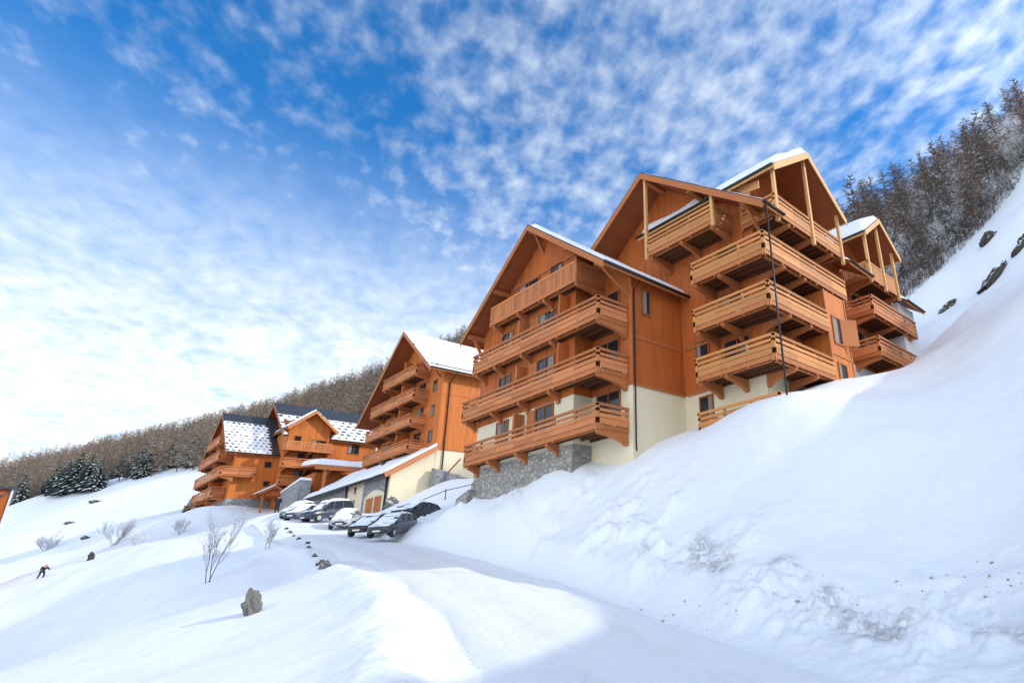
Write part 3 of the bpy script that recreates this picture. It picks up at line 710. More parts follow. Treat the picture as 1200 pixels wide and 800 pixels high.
    balcony(t, 'balcony', [(-16.29, XB, 23.2, 30.4)], [((XB, 23.2), (XB, 30.4), (-1, 0)), ((-16.2, 23.2), (XB, 23.2), (0, 1)), ((XB, 30.4), (-16.2, 30.4), (0, -1))], 18.98,
            [('+x', y, XR, 1.7) for y in (24.6, 26.9, 29.2)], mats=('railc', 'beam'), seed=33)
    for y in (23.3, 26.9, 30.3):
        p = MB(); p.box(XB - .08, XB + .10, y - .09, y + .09, 18.3, rd.z(y) - .19); p.build('post', M['beamlight'], t)
    ck = MB(); ck.hexa([(-17.6, 23.36, 21.3), (-14.9, 23.36, 20.9), (-14.9, 23.44, 20.9), (-17.6, 23.44, 21.3), (-17.6, 23.36, 21.75), (-14.9, 23.36, 21.4), (-14.9, 23.44, 21.4), (-17.6, 23.44, 21.75)])
    ck.build('trim', M['beamlight'], t)
    # smaller roof bay further back
    re = Roof(t, 'x', 36.2, 23.95, -23.0, -13.5, (2.75, 2.75), (.76, .76), 'a1', snow=(.60, .35), gut=(1, 1), barge='beamlight', snowinset=.05, bw=.36)
    gable_bay(re, 33.75, 38.65, -16.3, 18.4, 24)
    window(t, -16.3, 36.2, 19.0, 1.6, 2.0, '+x')
    eb = balcony(t, 'balcony', [(-16.29, -13.85, 33.9, 38.5)], [((-13.85, 33.9), (-13.85, 38.5), (-1, 0)), ((-16.2, 33.9), (-13.85, 33.9), (0, 1)), ((-13.85, 38.5), (-16.2, 38.5), (0, -1))], 18.95,
                 [('+x', y, XR, 1.7) for y in (34.3, 38.2)], mats=('railc', 'beam'), style='pickets', seed=35)
    for y in (34.0, 36.2, 38.3):
        p = MB(); p.box(-13.93, -13.75, y - .09, y + .09, 18.4, re.z(y) - .19); p.build('post', M['beamlight'], t)
    for i, (z, y1) in enumerate(((16.3, 40.4), (13.5, 40.2))):
        balcony(t, 'balcony', [(XR, -13.8, 33.4, y1)], [((XR, 33.4), (-13.8, 33.4), (0, 1)), ((-13.8, 33.4), (-13.8, y1), (-1, 0)), ((-13.8, y1), (XR, y1), (0, -1))], z,
                [('+x', y, XR, 1.75) for y in (33.7, 36.8, 39.8)], seed=40 + i, snowbits=[((-13.8, 33.5), (-13.8, y1), (-.8, 0))])
        window(t, XR, 35.4, z + .02, 1.7, 2.1, '+x'); window(t, XR, 38.4, z + .02, 1.7, 2.1, '+x')
    wall_box(t, XR + .003, XR + .05, 30.4, 41.3, 9, 13.1, M['stuccow'], 'rendered_wall')
    wall_box(t, XR + .003, -14.25, 38.95, 41.6, 14.0, 18.6, M['stuccow'], 'rendered_wall')
    # downpipe from the front gutter to the bank
    downpipe(t, [(-13.47, 21.62, 18.45), (-13.47, 21.62, 7.6)], .05)
    return t
chalet_right()

# ------------------------------------------------------------------ second chalet beyond the parked cars
M['slateA'] = slate_mat('slate_under_snow', 1.02, cell=(1.2, .8), y_clear=-.6)
M['slateL'] = slate_mat('slate_dotted_snow', .72, y_dark=3.5, z_dark=10.7, cell=(.62, .50))
M['slateM'] = slate_mat('slate_patched_snow', .55, z_dark=13.0, cell=(1.0, .60))
def chalet_second():
    t = thing('chalet', 'chalet with a long white roof slope and tall sunlit side wall, above the parked cars', 'chalet', (-67.1, 28.4, 12), 'timber chalets')
    XW = -60.3
    rf = Roof(t, 'y', -67.1, 29.3, 26.4, 46.0, (10.3, 7.9), (.90, .80), 'a0', cover=('slate', 'slateA'), gut=(1, 1), bw=.5)
    wall_box(t, -75.5, XW, 28.4, 45.5, 14.72, 20.0, M['wallb'])
    gable_fill(t, rf, -75.5, XW, 28.4, 45.5, 20.004, 'wallb')
    wall_box(t, -75.47, XW - .03, 28.43, 45.47, 8, 14.718, M['stucco'], 'rendered_wall')
    dk = (15.1, 17.9, 20.7, 23.5); x0s = (-74.8, -75.0, -74.6, -72.0)
    for i, z in enumerate(dk):
        x0, x1 = x0s[i], -63.4
        balcony(t, 'balcony', [(x0, x1, 26.75, 28.39)], [((x0, 28.38), (x0, 26.75), (1, 0)), ((x0, 26.75), (x1, 26.75), (0, 1)), ((x1, 26.75), (x1, 28.38), (-1, 0))], z,
                [('-y', x, 28.4, 1.55) for x in (x0 + .3, -70.5, -67.2, x1 - .2)], seed=50 + i)
        for x in (-72.4, -68.6, -65.0): window(t, x, 28.4, z + .02, 1.5, 2.05, '-y', door=True)
        p = MB(); p.box(-67.1, -66.9, 26.95, 28.395, z + .003, z + 2.1); p.build('partition', M['wall'], t)
        if i < 3: window(t, -62.0, 28.4, z + .6, .7, 1.2, '-y')
    window(t, -61.7, 28.43, 13.2, .7, 1.1, '-y'); window(t, XW, 33.2, 17.2, .8, 1.0, '+x')
    for s in (-67.1, -72.0, -61.0): purlin(t, rf, s, 26.6, 28.4, brace=(s == -61.0), out=1.5)
    b = MB(); b.box(XW + .003, XW + .05, 28.35, 45, 14.66, 14.80); b.build('trim', M['beam'], t)
    b = MB(); b.box(XW + .003, XW + .03, 28.4, 45, 20.6, 20.68); b.build('trim', M['beam'], t)
    downpipe(t, [(-59.1, 29.3, 22.85), (-60.0, 29.2, 22.2), (-60.2, 29.15, 21.9), (-60.2, 29.15, 12.6)], .07)
    sg = MB()
    sg.tube([(-59.55, 26.5, 23.45), (-59.55, 45.9, 23.45)], .04, 6); sg.build('snow_guard', M['metal'], t)
    return t
chalet_second()

def garage():
    t = thing('garage', 'low grey stone garage with snow covered lean-to roof and twin brown doors behind the cars', 'garage', (-70, 24.2, 9))
    y = 24.2; x0, x1, x2, x3 = -82.0, -70.5, -66.4, -60.3
    w = MB(); w.prism([(y, 5.5), (28.38, 5.5), (28.38, 14.55), (y, 11.95)], 'x', x2 + .003, x3 - .25); w.build('stone_wall', M['stonegrey'], t)
    w = MB(); w.prism([(y + .04, 5.5), (28.38, 5.5), (28.38, 14.5), (y + .04, 11.90)], 'x', x1 + .003, x2); w.build('rendered_wall', M['stucco'], t)
    w = MB(); w.prism([(y, 5.5), (28.38, 5.5), (28.38, 14.55), (y, 11.95)], 'x', x0, x1); w.build('stone_wall', M['stonegrey'], t)
    w = MB(); w.prism([(y + .04, 5.5), (28.38, 5.5), (28.38, 14.6), (y + .04, 12.0)], 'x', x3 - .247, x3); w.build('rendered_wall', M['stucco'], t)
    r = MB(); sl = .64
    zt = lambda yy: 12.10 + (yy - y) * sl
    r.hexa([(x0 - .6, y - .7, zt(y - .7)), (x3 + .5, y - .7, zt(y - .7)), (x3 + .5, 28.37, zt(28.37)), (x0 - .6, 28.37, zt(28.37)), (x0 - .6, y - .7, zt(y - .7) + .16), (x3 + .5, y - .7, zt(y - .7) + .16), (x3 + .5, 28.37, zt(28.37) + .16), (x0 - .6, 28.37, zt(28.37) + .16)])
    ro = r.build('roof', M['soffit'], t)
    c = MB(); c.hexa([(x0 - .65, y - .75, zt(y - .75) + .164), (x3 + .45, y - .75, zt(y - .75) + .164), (x3 + .45, 28.36, zt(28.36) + .164), (x0 - .65, 28.36, zt(28.36) + .164), (x0 - .65, y - .75, zt(y - .75) + .24), (x3 + .45, y - .75, zt(y - .75) + .24), (x3 + .45, 28.36, zt(28.36) + .24), (x0 - .65, 28.36, zt(28.36) + .24)])
    c.build('roof_covering', M['slate'], ro)
    b = MB(); b.beam((x3 + .53, y - .7, zt(y - .7) - .05), (x3 + .53, 28.36, zt(28.36) - .05), .06, .42); b.build('barge_board', M['rail'], ro)
    na, ns = 80, 22
    A, Sx = np.meshgrid(np.linspace(0, 1, na), np.linspace(0, 1, ns), indexing='ij')
    Wd, Hd = x3 - x0 + 1.0, 28.3 - (y - .75)
    e = np.minimum.reduce([A * Wd, (1 - A) * Wd, Sx * Hd, np.full_like(A, 9.)]); h = .30 * np.sqrt(1 - (1 - np.clip(e / .35, 0, 1)) ** 2) * (1 + 1.0 * fbm(A * 12, Sx * 3, 3, 12)) - .03
    bar = np.exp(-((Sx - .28 - .05 * A) / .035) ** 2) * (np.sin(A * 17 + 1) > -.35); h = h * (1 - bar) - .06 * bar
    X = x0 - .55 + A * Wd; Y = y - .72 + Sx * Hd + .18 * fbm(A * 14, Sx * 2, 2, 6) * (1 - Sx); Z = zt(Y) + .24 + h
    F = np.array([[i * ns + j, (i + 1) * ns + j, (i + 1) * ns + j + 1, i * ns + j + 1] for i in range(na - 1) for j in range(ns - 1)])
    big_mesh('snow_cover', np.stack([X, Y, Z], -1).reshape(-1, 3) - np.array([-70, 24.2, 9]), F, M['roofsnow'], parent=ro, smooth=True)
    g = MB(); g.tube([(x0 - .6, y - .84, zt(y - .8) + .08), (x3 + .5, y - .84, zt(y - .8) + .08)], .08, 8); g.build('gutter', M['metal'], ro, smooth=True)
    v = MB(); v.tube([(-67.8, 26.3, zt(26.3) + .2), (-67.8, 26.3, zt(26.3) + .75)], .16, 10); v.tube([(-67.8, 26.3, zt(26.3) + .75), (-67.8, 26.3, zt(26.3) + .95)], .26, 10); v.build('roof_vent', M['metal'], ro)
    # twin doors in a pale arched surround
    def arch(xa, xb, za, zb, rise):
        m = MB(); n = 10
        po = [(xa, za), (xb, za)] + [(xb + (xa - xb) * k / n, zb + rise * math.sin(math.pi * k / n)) for k in range(n + 1)]
        m.prism(po, 'y', y - .06, y - .003); return m
    sr = arch(-65.6, -60.95, 7.2, 10.15, .55).build('door_surround', M['stucco'], t)
    for xa, xb in ((-65.1, -63.45), (-63.1, -61.45)):
        m = MB(); m.box(xa, xb, y - .09, y - .063, 7.4, 10.0); d = m.build('garage_door', M['door'], t)
    wn = MB(); wn.box(-75.6, -73.6, y - .08, y - .003, 8.7, 10.5); wn.build('door_surround', M['stucco'], t)
    m = MB(); m.box(-75.2, -74.0, y - .11, y - .083, 8.7, 10.2); m.build('garage_door', M['door'], t)
    for zz in (9.6, 10.9):
        f = MB(); f.box(-68.8, -68.35, y - .01, y + .036, zz, zz + .7); f.build('window', M['glass'], t)
    downpipe(t, [(x1 - .1, y - .12, 12.0), (x1 - .1, y - .12, 7.5)], .07); downpipe(t, [(x3 - .35, y - .12, 11.9), (x3 - .35, y - .12, 7.5)], .09)
    d = MB(); d.box(-82.9, -82.05, y - .05, y + 2.5, 8.8, 12.0); d.build('side_door', M['door'], t)
garage()

def chalet_far():
    t = thing('chalet', 'leftmost chalet of the row, slate roof with rows of dark dots through snow', 'chalet', (-101.6, 18.8, 13), 'timber chalets')
    rf = Roof(t, 'y', -101.6, 25.4, 17.6, 24.0, (7.0, 7.1), (.92, .90), 'a0', cover=('slate', 'slateL'), gut=(0, 1), barge='frame', bw=.5)
    wall_box(t, -107.6, -95.0, 18.8, 23.9, 13.3, 18.6, M['wallb'])
    gable_fill(t, rf, -107.6, -95.0, 18.8, 23.9, 18.604, 'wallb')
    wall_box(t, -107.5, -95.03, 18.83, 23.87, 10.5, 13.298, M['stonegrey'], 'stone_wall')
    for i, (z, x0, x1) in enumerate(((13.8, -107.0, -96.4), (16.05, -107.6, -93.9), (18.45, -106.8, -96.4), (20.7, -104.6, -97.9))):
        if i == 1:
            decks = [(x0, x1, 17.3, 18.79), (-94.99, x1, 18.79, 21.0)]
            rails = [((x0, 18.7), (x0, 17.3), (1, 0)), ((x0, 17.3), (x1, 17.3), (0, 1)), ((x1, 17.3), (x1, 21.0), (-1, 0)), ((x1, 21.0), (-94.95, 21.0), (0, -1))]
        else:
            decks = [(x0, x1, 17.3, 18.79)]; rails = [((x0, 18.7), (x0, 17.3), (1, 0)), ((x0, 17.3), (x1, 17.3), (0, 1)), ((x1, 17.3), (x1, 18.7), (-1, 0))]
        balcony(t, 'balcony', decks, rails, z, [('-y', x, 18.8, 1.3) for x in (x0 + .3, (x0 + x1) / 2, x1 - .3)], seed=60 + i)
        window(t, -101.0, 18.8, z + .05, 1.5, 1.9, '-y')
        p = MB(); p.box(-99.3, -99.1, 17.45, 18.795, z + .003, z + 2.0); p.build('partition', M['wall'], t)
    window(t, -95.0, 22.4, 17.4, .7, .7, '+x'); window(t, -95.0, 22.6, 15.0, .6, .6, '+x')
chalet_far()

def chalet_dormer():
    t = thing('chalet', 'chalet with an orange gabled dormer in its snow patched roof, between two taller neighbours', 'chalet', (-100, 23.4, 12), 'timber chalets')
    rf = Roof(t, 'y', -100.0, 27.35, 22.9, 35.2, (7.5, 7.6), (.78, .78), 'a0', cover=('slate', 'slateM'), gut=(0, 1), barge='frame', bw=.5,
              pieces=(None, [(22.9, 23.3, 0, 7.6), (23.304, 28.7, 0, 4.0), (28.704, 35.2, 0, 7.6)]))
    wall_box(t, -106.5, -93.0, 24.0, 34.8, 11, 21.3, M['wallb'])
    gable_fill(t, rf, -106.5, -93.0, 24.0, 34.8, 21.304, 'wallb')
    rd = Roof(t, 'x', 26.0, 24.95, -99.0, -91.6, (3.0, 3.0), (.86, .86), 'a1', cover=('slate', 'slateM'), snow=(.3, .22), gut=(1, 1), barge='rail', bw=.42)
    gable_fill(t, rd, 23.45, 28.4, -97.5, -92.6, 12, 'wallb')
    window(t, -92.6, 24.6, 20.3, .7, 1.1, '+x'); window(t, -92.6, 27.2, 20.0, 1.7, 1.1, '+x')
    for i, z in enumerate((14.9, 17.2, 19.45)):
        balcony(t, 'balcony', [(-92.59, -91.1, 23.0, 28.6)], [((-92.5, 23.0), (-91.1, 23.0), (0, 1)), ((-91.1, 23.0), (-91.1, 28.6), (-1, 0)), ((-91.1, 28.6), (-92.5, 28.6), (0, -1))], z,
                [('+x', y, -92.6, 1.3) for y in (23.4, 26.0, 28.2)], seed=70 + i, style='pickets' if i == 2 else 'boards')
        if i < 2: window(t, -92.6, 25.8, z + .05, 1.6, 1.9, '+x')
    for z in (15.0, 17.4, 19.8): window(t, -93.0, 31.8, z, 1.4, 1.3, '+x')
    # canopy on posts with a thick cushion of snow
    cp = MB(); cp.hexa([(-93.0, 24.3, 17.1), (-82.6, 24.3, 15.95), (-82.6, 30.9, 15.95), (-93.0, 30.9, 17.1), (-93.0, 24.3, 17.3), (-82.6, 24.3, 16.15), (-82.6, 30.9, 16.15), (-93.0, 30.9, 17.3)])
    ca = cp.build('canopy', M['rail'], t)
    fb = MB(); fb.box(-82.6, -82.54, 24.3, 30.9, 15.55, 16.12); fb.build('barge_board', M['rail'], ca)
    na, ns = 30, 34
    A, B = np.meshgrid(np.linspace(0, 1, na), np.linspace(0, 1, ns), indexing='ij')
    e = np.minimum.reduce([A * 5, (1 - A) * 5, B * 6.6, (1 - B) * 6.6]); h = .75 * np.sqrt(1 - (1 - np.clip(e / .7, 0, 1)) ** 2) * (1 + .4 * fbm(A * 5, B * 6, 3, 2))
    X = -88.5 + A * 5.95; Y = 24.3 + B * 6.6 + .25 * fbm(A * 5, B * 5, 2, 5); Z = 16.17 + (-82.6 - X) * .1106 + h
    F = np.array([[i * ns + j, (i + 1) * ns + j, (i + 1) * ns + j + 1, i * ns + j + 1] for i in range(na - 1) for j in range(ns - 1)])
    big_mesh('snow_cover', np.stack([X, Y, Z], -1).reshape(-1, 3) - np.array([-100, 23.4, 12]), F, M['roofsnow'], parent=ca, smooth=True)
    for y in (25.6, 30.2):
        p = MB(); p.box(-83.2, -82.9, y - .15, y + .15, 11.0, 15.94); p.beam((-83.05, y, 14.9), (-83.05, y + .9, 15.9), .12, .14); p.build('post', M['rail'], ca)
    hb = MB(); hb.box(-92.0, -84.5, 25.0, 34.0, 13.0, 15.5); hb.build('porch_wall', M['wall'], t)
    window(t, -84.5, 28.6, 13.9, 1.8, 1.1, '+x')
chalet_dormer()

def low_wall():
    t = thing('retaining_wall', 'grey stone retaining wall with a snow cap and ivy stain, left of the low garage', 'wall', (-86, 23.4, 10))
    w = MB(); w.hexa([(-89.6, 23.0, 9), (-82.9, 23.0, 9), (-82.9, 24.3, 9), (-89.6, 24.3, 9), (-89.6, 23.1, 13.45), (-82.9, 23.1, 14.2), (-82.9, 24.3, 14.2), (-89.6, 24.3, 13.45)]); w.build('wall', M['stonegrey'], t)
    s = MB(); s.hexa([(-89.7, 22.95, 13.46), (-82.85, 22.95, 14.21), (-82.85, 24.35, 14.21), (-89.7, 24.35, 13.46), (-89.6, 23.05, 13.72), (-82.9, 23.05, 14.55), (-82.9, 24.2, 14.55), (-89.6, 24.2, 13.72)])
    s.build('snow_cap', M['roofsnow'], t, smooth=False, bevel=.08)
low_wall()

def porch_hut():
    t = thing('entrance_porch', 'small gabled timber porch between grey retaining wall and chalet with dotted roof', 'porch', (-92.0, 22.6, 12))
    rf = Roof(t, 'x', 22.7, 14.55, -94.5, -90.6, (1.6, 1.6), (.62, .62), 'a1', snow=(.12, .12), gut=(0, 0), bw=.28)
    gable_fill(t, rf, 21.5, 23.9, -93.5, -90.95, 13.3, 'wall')
    for y in (21.6, 23.8):
        p = MB(); p.box(-91.1, -90.95, y - .09, y + .09, 10.5, 13.29); p.build('post', M['beam'], t)
porch_hut()

def chalet_edge():
    t = thing('chalet', 'chalet cut off by the left edge of the photo, orange wall and slate lean-to', 'chalet', (-80, -3, 6), 'timber chalets')
    wall_box(t, -86, -75.5, -9, .62, 3, 10.9, M['wall'])
    r = MB(); r.hexa([(-86, -9.5, 10.9), (-75.2, -9.5, 10.9), (-75.2, .85, 10.9), (-86, .85, 10.9), (-86, -9.5, 11.1), (-75.2, -9.5, 11.1), (-75.2, .85, 11.1), (-86, .85, 11.1)]); ro = r.build('roof', M['slate'], t)
    l = MB(); l.hexa([(-75.49, .45, 10.6), (-73.4, .15, 10.1), (-73.4, -4.0, 6.9), (-75.49, -3.7, 7.4), (-75.49, .45, 10.78), (-73.4, .15, 10.28), (-73.4, -4.0, 7.08), (-75.49, -3.7, 7.58)]); lo = l.build('lean_to_roof', M['slate'], t)
    s = MB(); s.hexa([(-75.2, -.4, 9.98), (-73.5, -.7, 9.58), (-73.5, -2.2, 8.45), (-75.2, -1.9, 8.85), (-75.1, -.5, 10.2), (-73.6, -.8, 9.8), (-73.6, -2.1, 8.7), (-75.1, -1.8, 9.1)]); s.build('snow_cover', M['roofsnow'], lo, bevel=.05)
    b = MB(); b.beam((-75.45, .60, 4.5), (-75.45, .60, 10.9), .10, .14, up=(0, 1, 0)); b.build('trim', M['stuccow'], t)
    window(t, -75.5, -3.0, 7.4, 1.4, 1.3, '+x')
chalet_edge()

# ------------------------------------------------------------------ cars
def paint(name, col, rough=.32):
    m, nt, b = new_mat(name)
    f = noise(nt, coords(nt), 2.5, 4, .5)
    c = mixc(nt, ramp(nt, f, [(.5, (0, 0, 0)), (.85, (.22, .22, .22))]), col, (.55, .56, .57))     # road salt and frost
    L(nt, c, b.inputs['Base Color']); b.inputs['Roughness'].default_value = rough; b.inputs['Coat Weight'].default_value = .3
    return m
M['black'] = paint('black_car_paint', (.012, .013, .016)); M['navy'] = paint('navy_car_paint', (.022, .032, .062)); M['silver'] = paint('silver_car_paint', (.42, .44, .46)); M['steel'] = paint('steel_blue_paint', (.16, .19, .24)); M['darkgrey'] = paint('dark_grey_paint', (.05, .055, .06))
M['rubber'] = plain('rubber', (.018, .018, .018), .85); M['rim'] = plain('alloy', (.42, .43, .44), .35, .8); M['lamp'] = plain('lamp_glass', (.75, .77, .8), .12); M['tail'] = plain('tail_lamp', (.35, .02, .02), .2); M['plastic'] = plain('black_plastic', (.025, .025, .027), .5); M['plate'] = plain('number_plate', (.75, .75, .72), .4)
M['carglass'] = M['glass']

def car(name, label, x, y, heading, body, kind='hatch', snow=(1, 1, 1), z=None, tilt=0.0):
    """heading: angle of the bonnet from +x; built along local +x and turned into place"""
    if z is None:
        hx, hy = math.cos(heading) * 1.35, math.sin(heading) * 1.35; gf, gr_ = gz(x + hx, y + hy), gz(x - hx, y - hy)
        tilt = max(-.12, min(.12, (gf - gr_) / 2.7)); z = (gf + gr_) / 2 + .07
    t = thing(name, label, 'car', (x, y, z), None)
    if kind == 'suv':
        LN, W, roof = 4.5, 1.84, 1.72; st = [(-2.25, .45, .95, .78), (-2.15, .28, 1.06, .88), (-1.5, .24, 1.10, .92), (0, .24, 1.08, .92), (1.0, .24, 1.05, .92), (1.7, .26, 1.0, .88), (2.12, .32, .88, .78), (2.25, .42, .70, .66)]
        cab = [(-2.12, 1.07), (-1.86, 1.66), (-.9, roof), (.1, roof - .02), (.35, roof - .08), (1.12, 1.05)]
    else:
        LN, W, roof = 4.15, 1.76, 1.45; st = [(-2.05, .45, .86, .72), (-1.95, .26, .96, .84), (-1.3, .20, 1.0, .88), (0, .20, .96, .88), (.8, .20, .93, .88), (1.5, .22, .84, .84), (1.95, .30, .70, .72), (2.07, .40, .58, .58)]
        cab = [(-1.92, .98), (-1.55, 1.34), (-.7, roof), (.0, roof - .02), (.28, roof - .09), (1.15, .92)]
    t.scale = (.92, .92, .92)
    ca, sa = math.cos(heading), math.sin(heading)
    def build(m, nm, mt, par, smooth=False, bevel=0):
        base = world_loc(t)
        m.v = [(base.x + px * ca - py * sa, base.y + px * sa + py * ca, base.z + pz + px * tilt) for px, py, pz in m.v]
        return m.build(nm, mt, par, smooth=smooth, bevel=bevel)
    # lower body: stations along the length, rounded section
    b = MB(); rings = []
    for (sx, zb, zt, hw) in st:
        sec = [(-hw * .90, zb), (-hw, zb + .12), (-hw * 1.0, (zb + zt) / 2), (-hw * .97, zt - .08), (-hw * .86, zt), (-hw * .3, zt + .035), (hw * .3, zt + .035), (hw * .86, zt), (hw * .97, zt - .08), (hw, (zb + zt) / 2), (hw, zb + .12), (hw * .90, zb)]
        rings.append(len(b.v)); b.v += [(sx, yy, zz) for yy, zz in sec]
    k = 12
    for i in range(len(rings) - 1):
        for j in range(k): b.f.append((rings[i] + j, rings[i] + (j + 1) % k, rings[i + 1] + (j + 1) % k, rings[i + 1] + j)); b.m.append(0)
    b.f.append(tuple(rings[0] + j for j in range(k))); b.m.append(0); b.f.append(tuple(rings[-1] + j for j in range(k))[::-1]); b.m.append(0)
    bo = build(b, 'body', body, t, smooth=True)
    # greenhouse
    def cabin(scale, zoff, zmin=None):
        m = MB(); rr = []
        for (sx, zz) in cab:
            f = (zz - .95) / (roof - .95); hw = (W / 2 * .92) * (1 - .20 * max(0, f)) * scale
            rr.append(len(m.v)); m.v += [(sx, -W / 2 * .90 * scale, .88), (sx, -hw, zz + zoff), (sx, hw, zz + zoff), (sx, W / 2 * .90 * scale, .88)]
        for i in range(len(rr) - 1):
            for j in range(3): m.f.append((rr[i] + j, rr[i] + j + 1, rr[i + 1] + j + 1, rr[i + 1] + j)); m.m.append(0)
        m.f.append((rr[0], rr[0] + 1, rr[0] + 2, rr[0] + 3)); m.m.append(0); m.f.append((rr[-1] + 3, rr[-1] + 2, rr[-1] + 1, rr[-1])); m.m.append(0)
        return m
    g = build(cabin(1, 0), 'windows', M['carglass'], t)
    rp = MB()
    pts = [c for c in cab if c[1] > roof - .14]
    for i in range(len(pts) - 1):
        (xa, za), (xb, zb) = pts[i], pts[i + 1]; hw = W / 2 * .92 * .80
        rp.hexa([(xa, -hw - .01, za + .003), (xb, -hw - .01, zb + .003), (xb, hw + .01, zb + .003), (xa, hw + .01, za + .003), (xa, -hw + .03, za + .045), (xb, -hw + .03, zb + .045), (xb, hw - .03, zb + .045), (xa, hw - .03, za + .045)])
    build(rp, 'roof', body, t)
    for s in (-1, 1):
        hw = W / 2 * .92
        for (xa, za, xb, zb) in ((cab[-1][0], cab[-1][1], cab[-2][0], cab[-2][1]), (.05, .95, -.12, roof - .02), (cab[0][0], cab[0][1], cab[1][0], cab[1][1]), (-.95, .98, -.98, roof - .02)):
            fa, fb = max(0, (za - .95) / (roof - .95)), max(0, (zb - .95) / (roof - .95))
            p = MB(); p.beam((xa, s * (hw * (1 - .2 * fa) + .004), za), (xb, s * (hw * (1 - .2 * fb) + .004), zb), .05, .085, up=(1, 0, 0)); build(p, 'pillar', body, t)
        mi = MB(); mi.box(.72, .90, s * (W / 2 - .02), s * (W / 2 + .19), .95, 1.09); build(mi, 'mirror', body, t, bevel=.02)
        h = MB(); e = st[-2]; h.hexa([(e[0] - .28, s * e[3] * .99, .62), (e[0] + .07, s * e[3] * .70, .60), (e[0] + .05, s * e[3] * .45, .62), (e[0] - .3, s * e[3] * .5, .66), (e[0] - .30, s * e[3] * 1.01, e[2] - .02), (e[0] + .02, s * e[3] * .72, e[2] - .04), (e[0] + .0, s * e[3] * .45, e[2] - .04), (e[0] - .3, s * e[3] * .5, e[2] + .02)])
        build(h, 'headlight', M['lamp'], t)
        tl = MB(); e = st[0]; tl.box(e[0] - .03, e[0] + .14, s * e[3] * .72, s * (e[3] + .07), .72, .92); build(tl, 'tail_light', M['tail'], t)
    bp = MB(); e = st[-1]; bp.box(e[0] - .1, e[0] + .05, -e[3] * .95, e[3] * .95, .34, .50); build(bp, 'bumper', M['plastic'], t, bevel=.03)
    gr = MB(); gr.box(e[0] - .02, e[0] + .025, -.36, .36, .52, .62); build(gr, 'grille', M['plastic'], t)
    npl = MB(); npl.box(e[0] + .045, e[0] + .065, -.26, .26, .38, .48); build(npl, 'number_plate', M['plate'], t)
    R0 = .36 if kind == 'suv' else .31
    for sx in (1.35, -1.30):
        for s in (-1, 1):
            w = MB(); yo = s * (W / 2 - .03); yi = s * (W / 2 - .24)
            w.tube([(sx, yi, R0 - .05), (sx, yo - s * .02, R0 - .05), (sx, yo + s * .025, R0 - .05)], [R0, R0, R0 * .9], 20); tw = build(w, 'wheel', M['rubber'], t, smooth=False)
            q = MB(); q.tube([(sx, yo + s * .0, R0 - .05), (sx, yo + s * .032, R0 - .05)], [R0 * .64, R0 * .60], 14); build(q, 'rim', M['rim'], tw)
    # snow lying on roof, windscreen and bonnet
    def patch(nm, xa, xb, zf, hw, T, seed):
        n1, n2 = 18, 14
        A, B = np.meshgrid(np.linspace(0, 1, n1), np.linspace(0, 1, n2), indexing='ij'); X = xa + A * (xb - xa); Y = (B * 2 - 1) * hw * (1 + .14 * fbm(A * 4, B * 1, 2, seed))
        e_ = np.minimum.reduce([A, 1 - A, B, 1 - B]) * 2.2; h_ = T * np.sqrt(1 - (1 - np.clip(e_, 0, 1)) ** 2) * (1 + .8 * fbm(A * 3, B * 3, 3, seed)) - .012
        h_ = np.where(fbm(A * 2.6 + seed, B * 2.2, 3, seed) < -.17, -.05, h_)
        Z = np.interp(X, [p[0] for p in zf], [p[1] for p in zf]) + h_
        base = np.stack([X * ca - Y * sa, X * sa + Y * ca, Z + X * tilt], -1).reshape(-1, 3)
        F = np.array([[i * n2 + j, (i + 1) * n2 + j, (i + 1) * n2 + j + 1, i * n2 + j + 1] for i in range(n1 - 1) for j in range(n2 - 1)])
        big_mesh(nm, base, F, M['roofsnow'], parent=t, smooth=True)
    top = [(c[0], c[1] + .045) for c in cab]; hood = [(s_[0], s_[2] + .035) for s_ in st]
    sd_ = int(abs(x * 7 + y * 3)) % 97
    if snow[0]: patch('snow_on_roof', cab[1][0], cab[-2][0] + .05, top, W * .37, .16 * snow[0], sd_)
    if snow[1]: patch('snow_on_windscreen', cab[-2][0] + .05, cab[-1][0] + .05, [(c[0], c[1] + .01) for c in cab], W * .40, .08 * snow[1], sd_ + 3)
    if snow[2]: patch('snow_on_bonnet', cab[-1][0], st[-2][0], hood, W * .40, .10 * snow[2], sd_ + 5)
    return t
DN = -math.pi / 2
car('parked_car', 'black car parked nose out beside a shovelled heap, snow only along its roof and bonnet', -46.0, 17.7, DN + .70, M['black'], snow=(.7, .6, .5))
car('parked_car', 'dark grey car with snow streaked bonnet and windscreen, nearest the snow bank', -42.0, 17.4, DN + .72, M['darkgrey'], snow=(1, .9, .9))
car('parked_car', 'dark car half buried behind two others, thick snow slab on its roof', -46.6, 20.9, DN + .4, M['black'], snow=(1.5, 1.2, 1.2), z=6.2)
car('parked_car', 'silver car with white snow over windscreen and bonnet, in front of the render strip', -54.6, 18.9, -.55, M['silver'], snow=(1.2, 1.3, 1.0))
car('parked_car', 'navy blue estate with roof rack load of snow, parked behind the silver car', -59.2, 18.9, DN + .35, M['navy'], 'suv', snow=(1.6, .5, .3))
car('parked_car', 'steel blue car farthest up the road, pale snow over its windscreen and bonnet', -63.2, 18.4, -.85, M['steel'], snow=(1.2, 1.3, .8))
car('parked_car', 'silver car farthest back, parked beside the standing person in black', -68.0, 19.3, -.85, M['silver'], snow=(1.4, 1.2, 1.2))

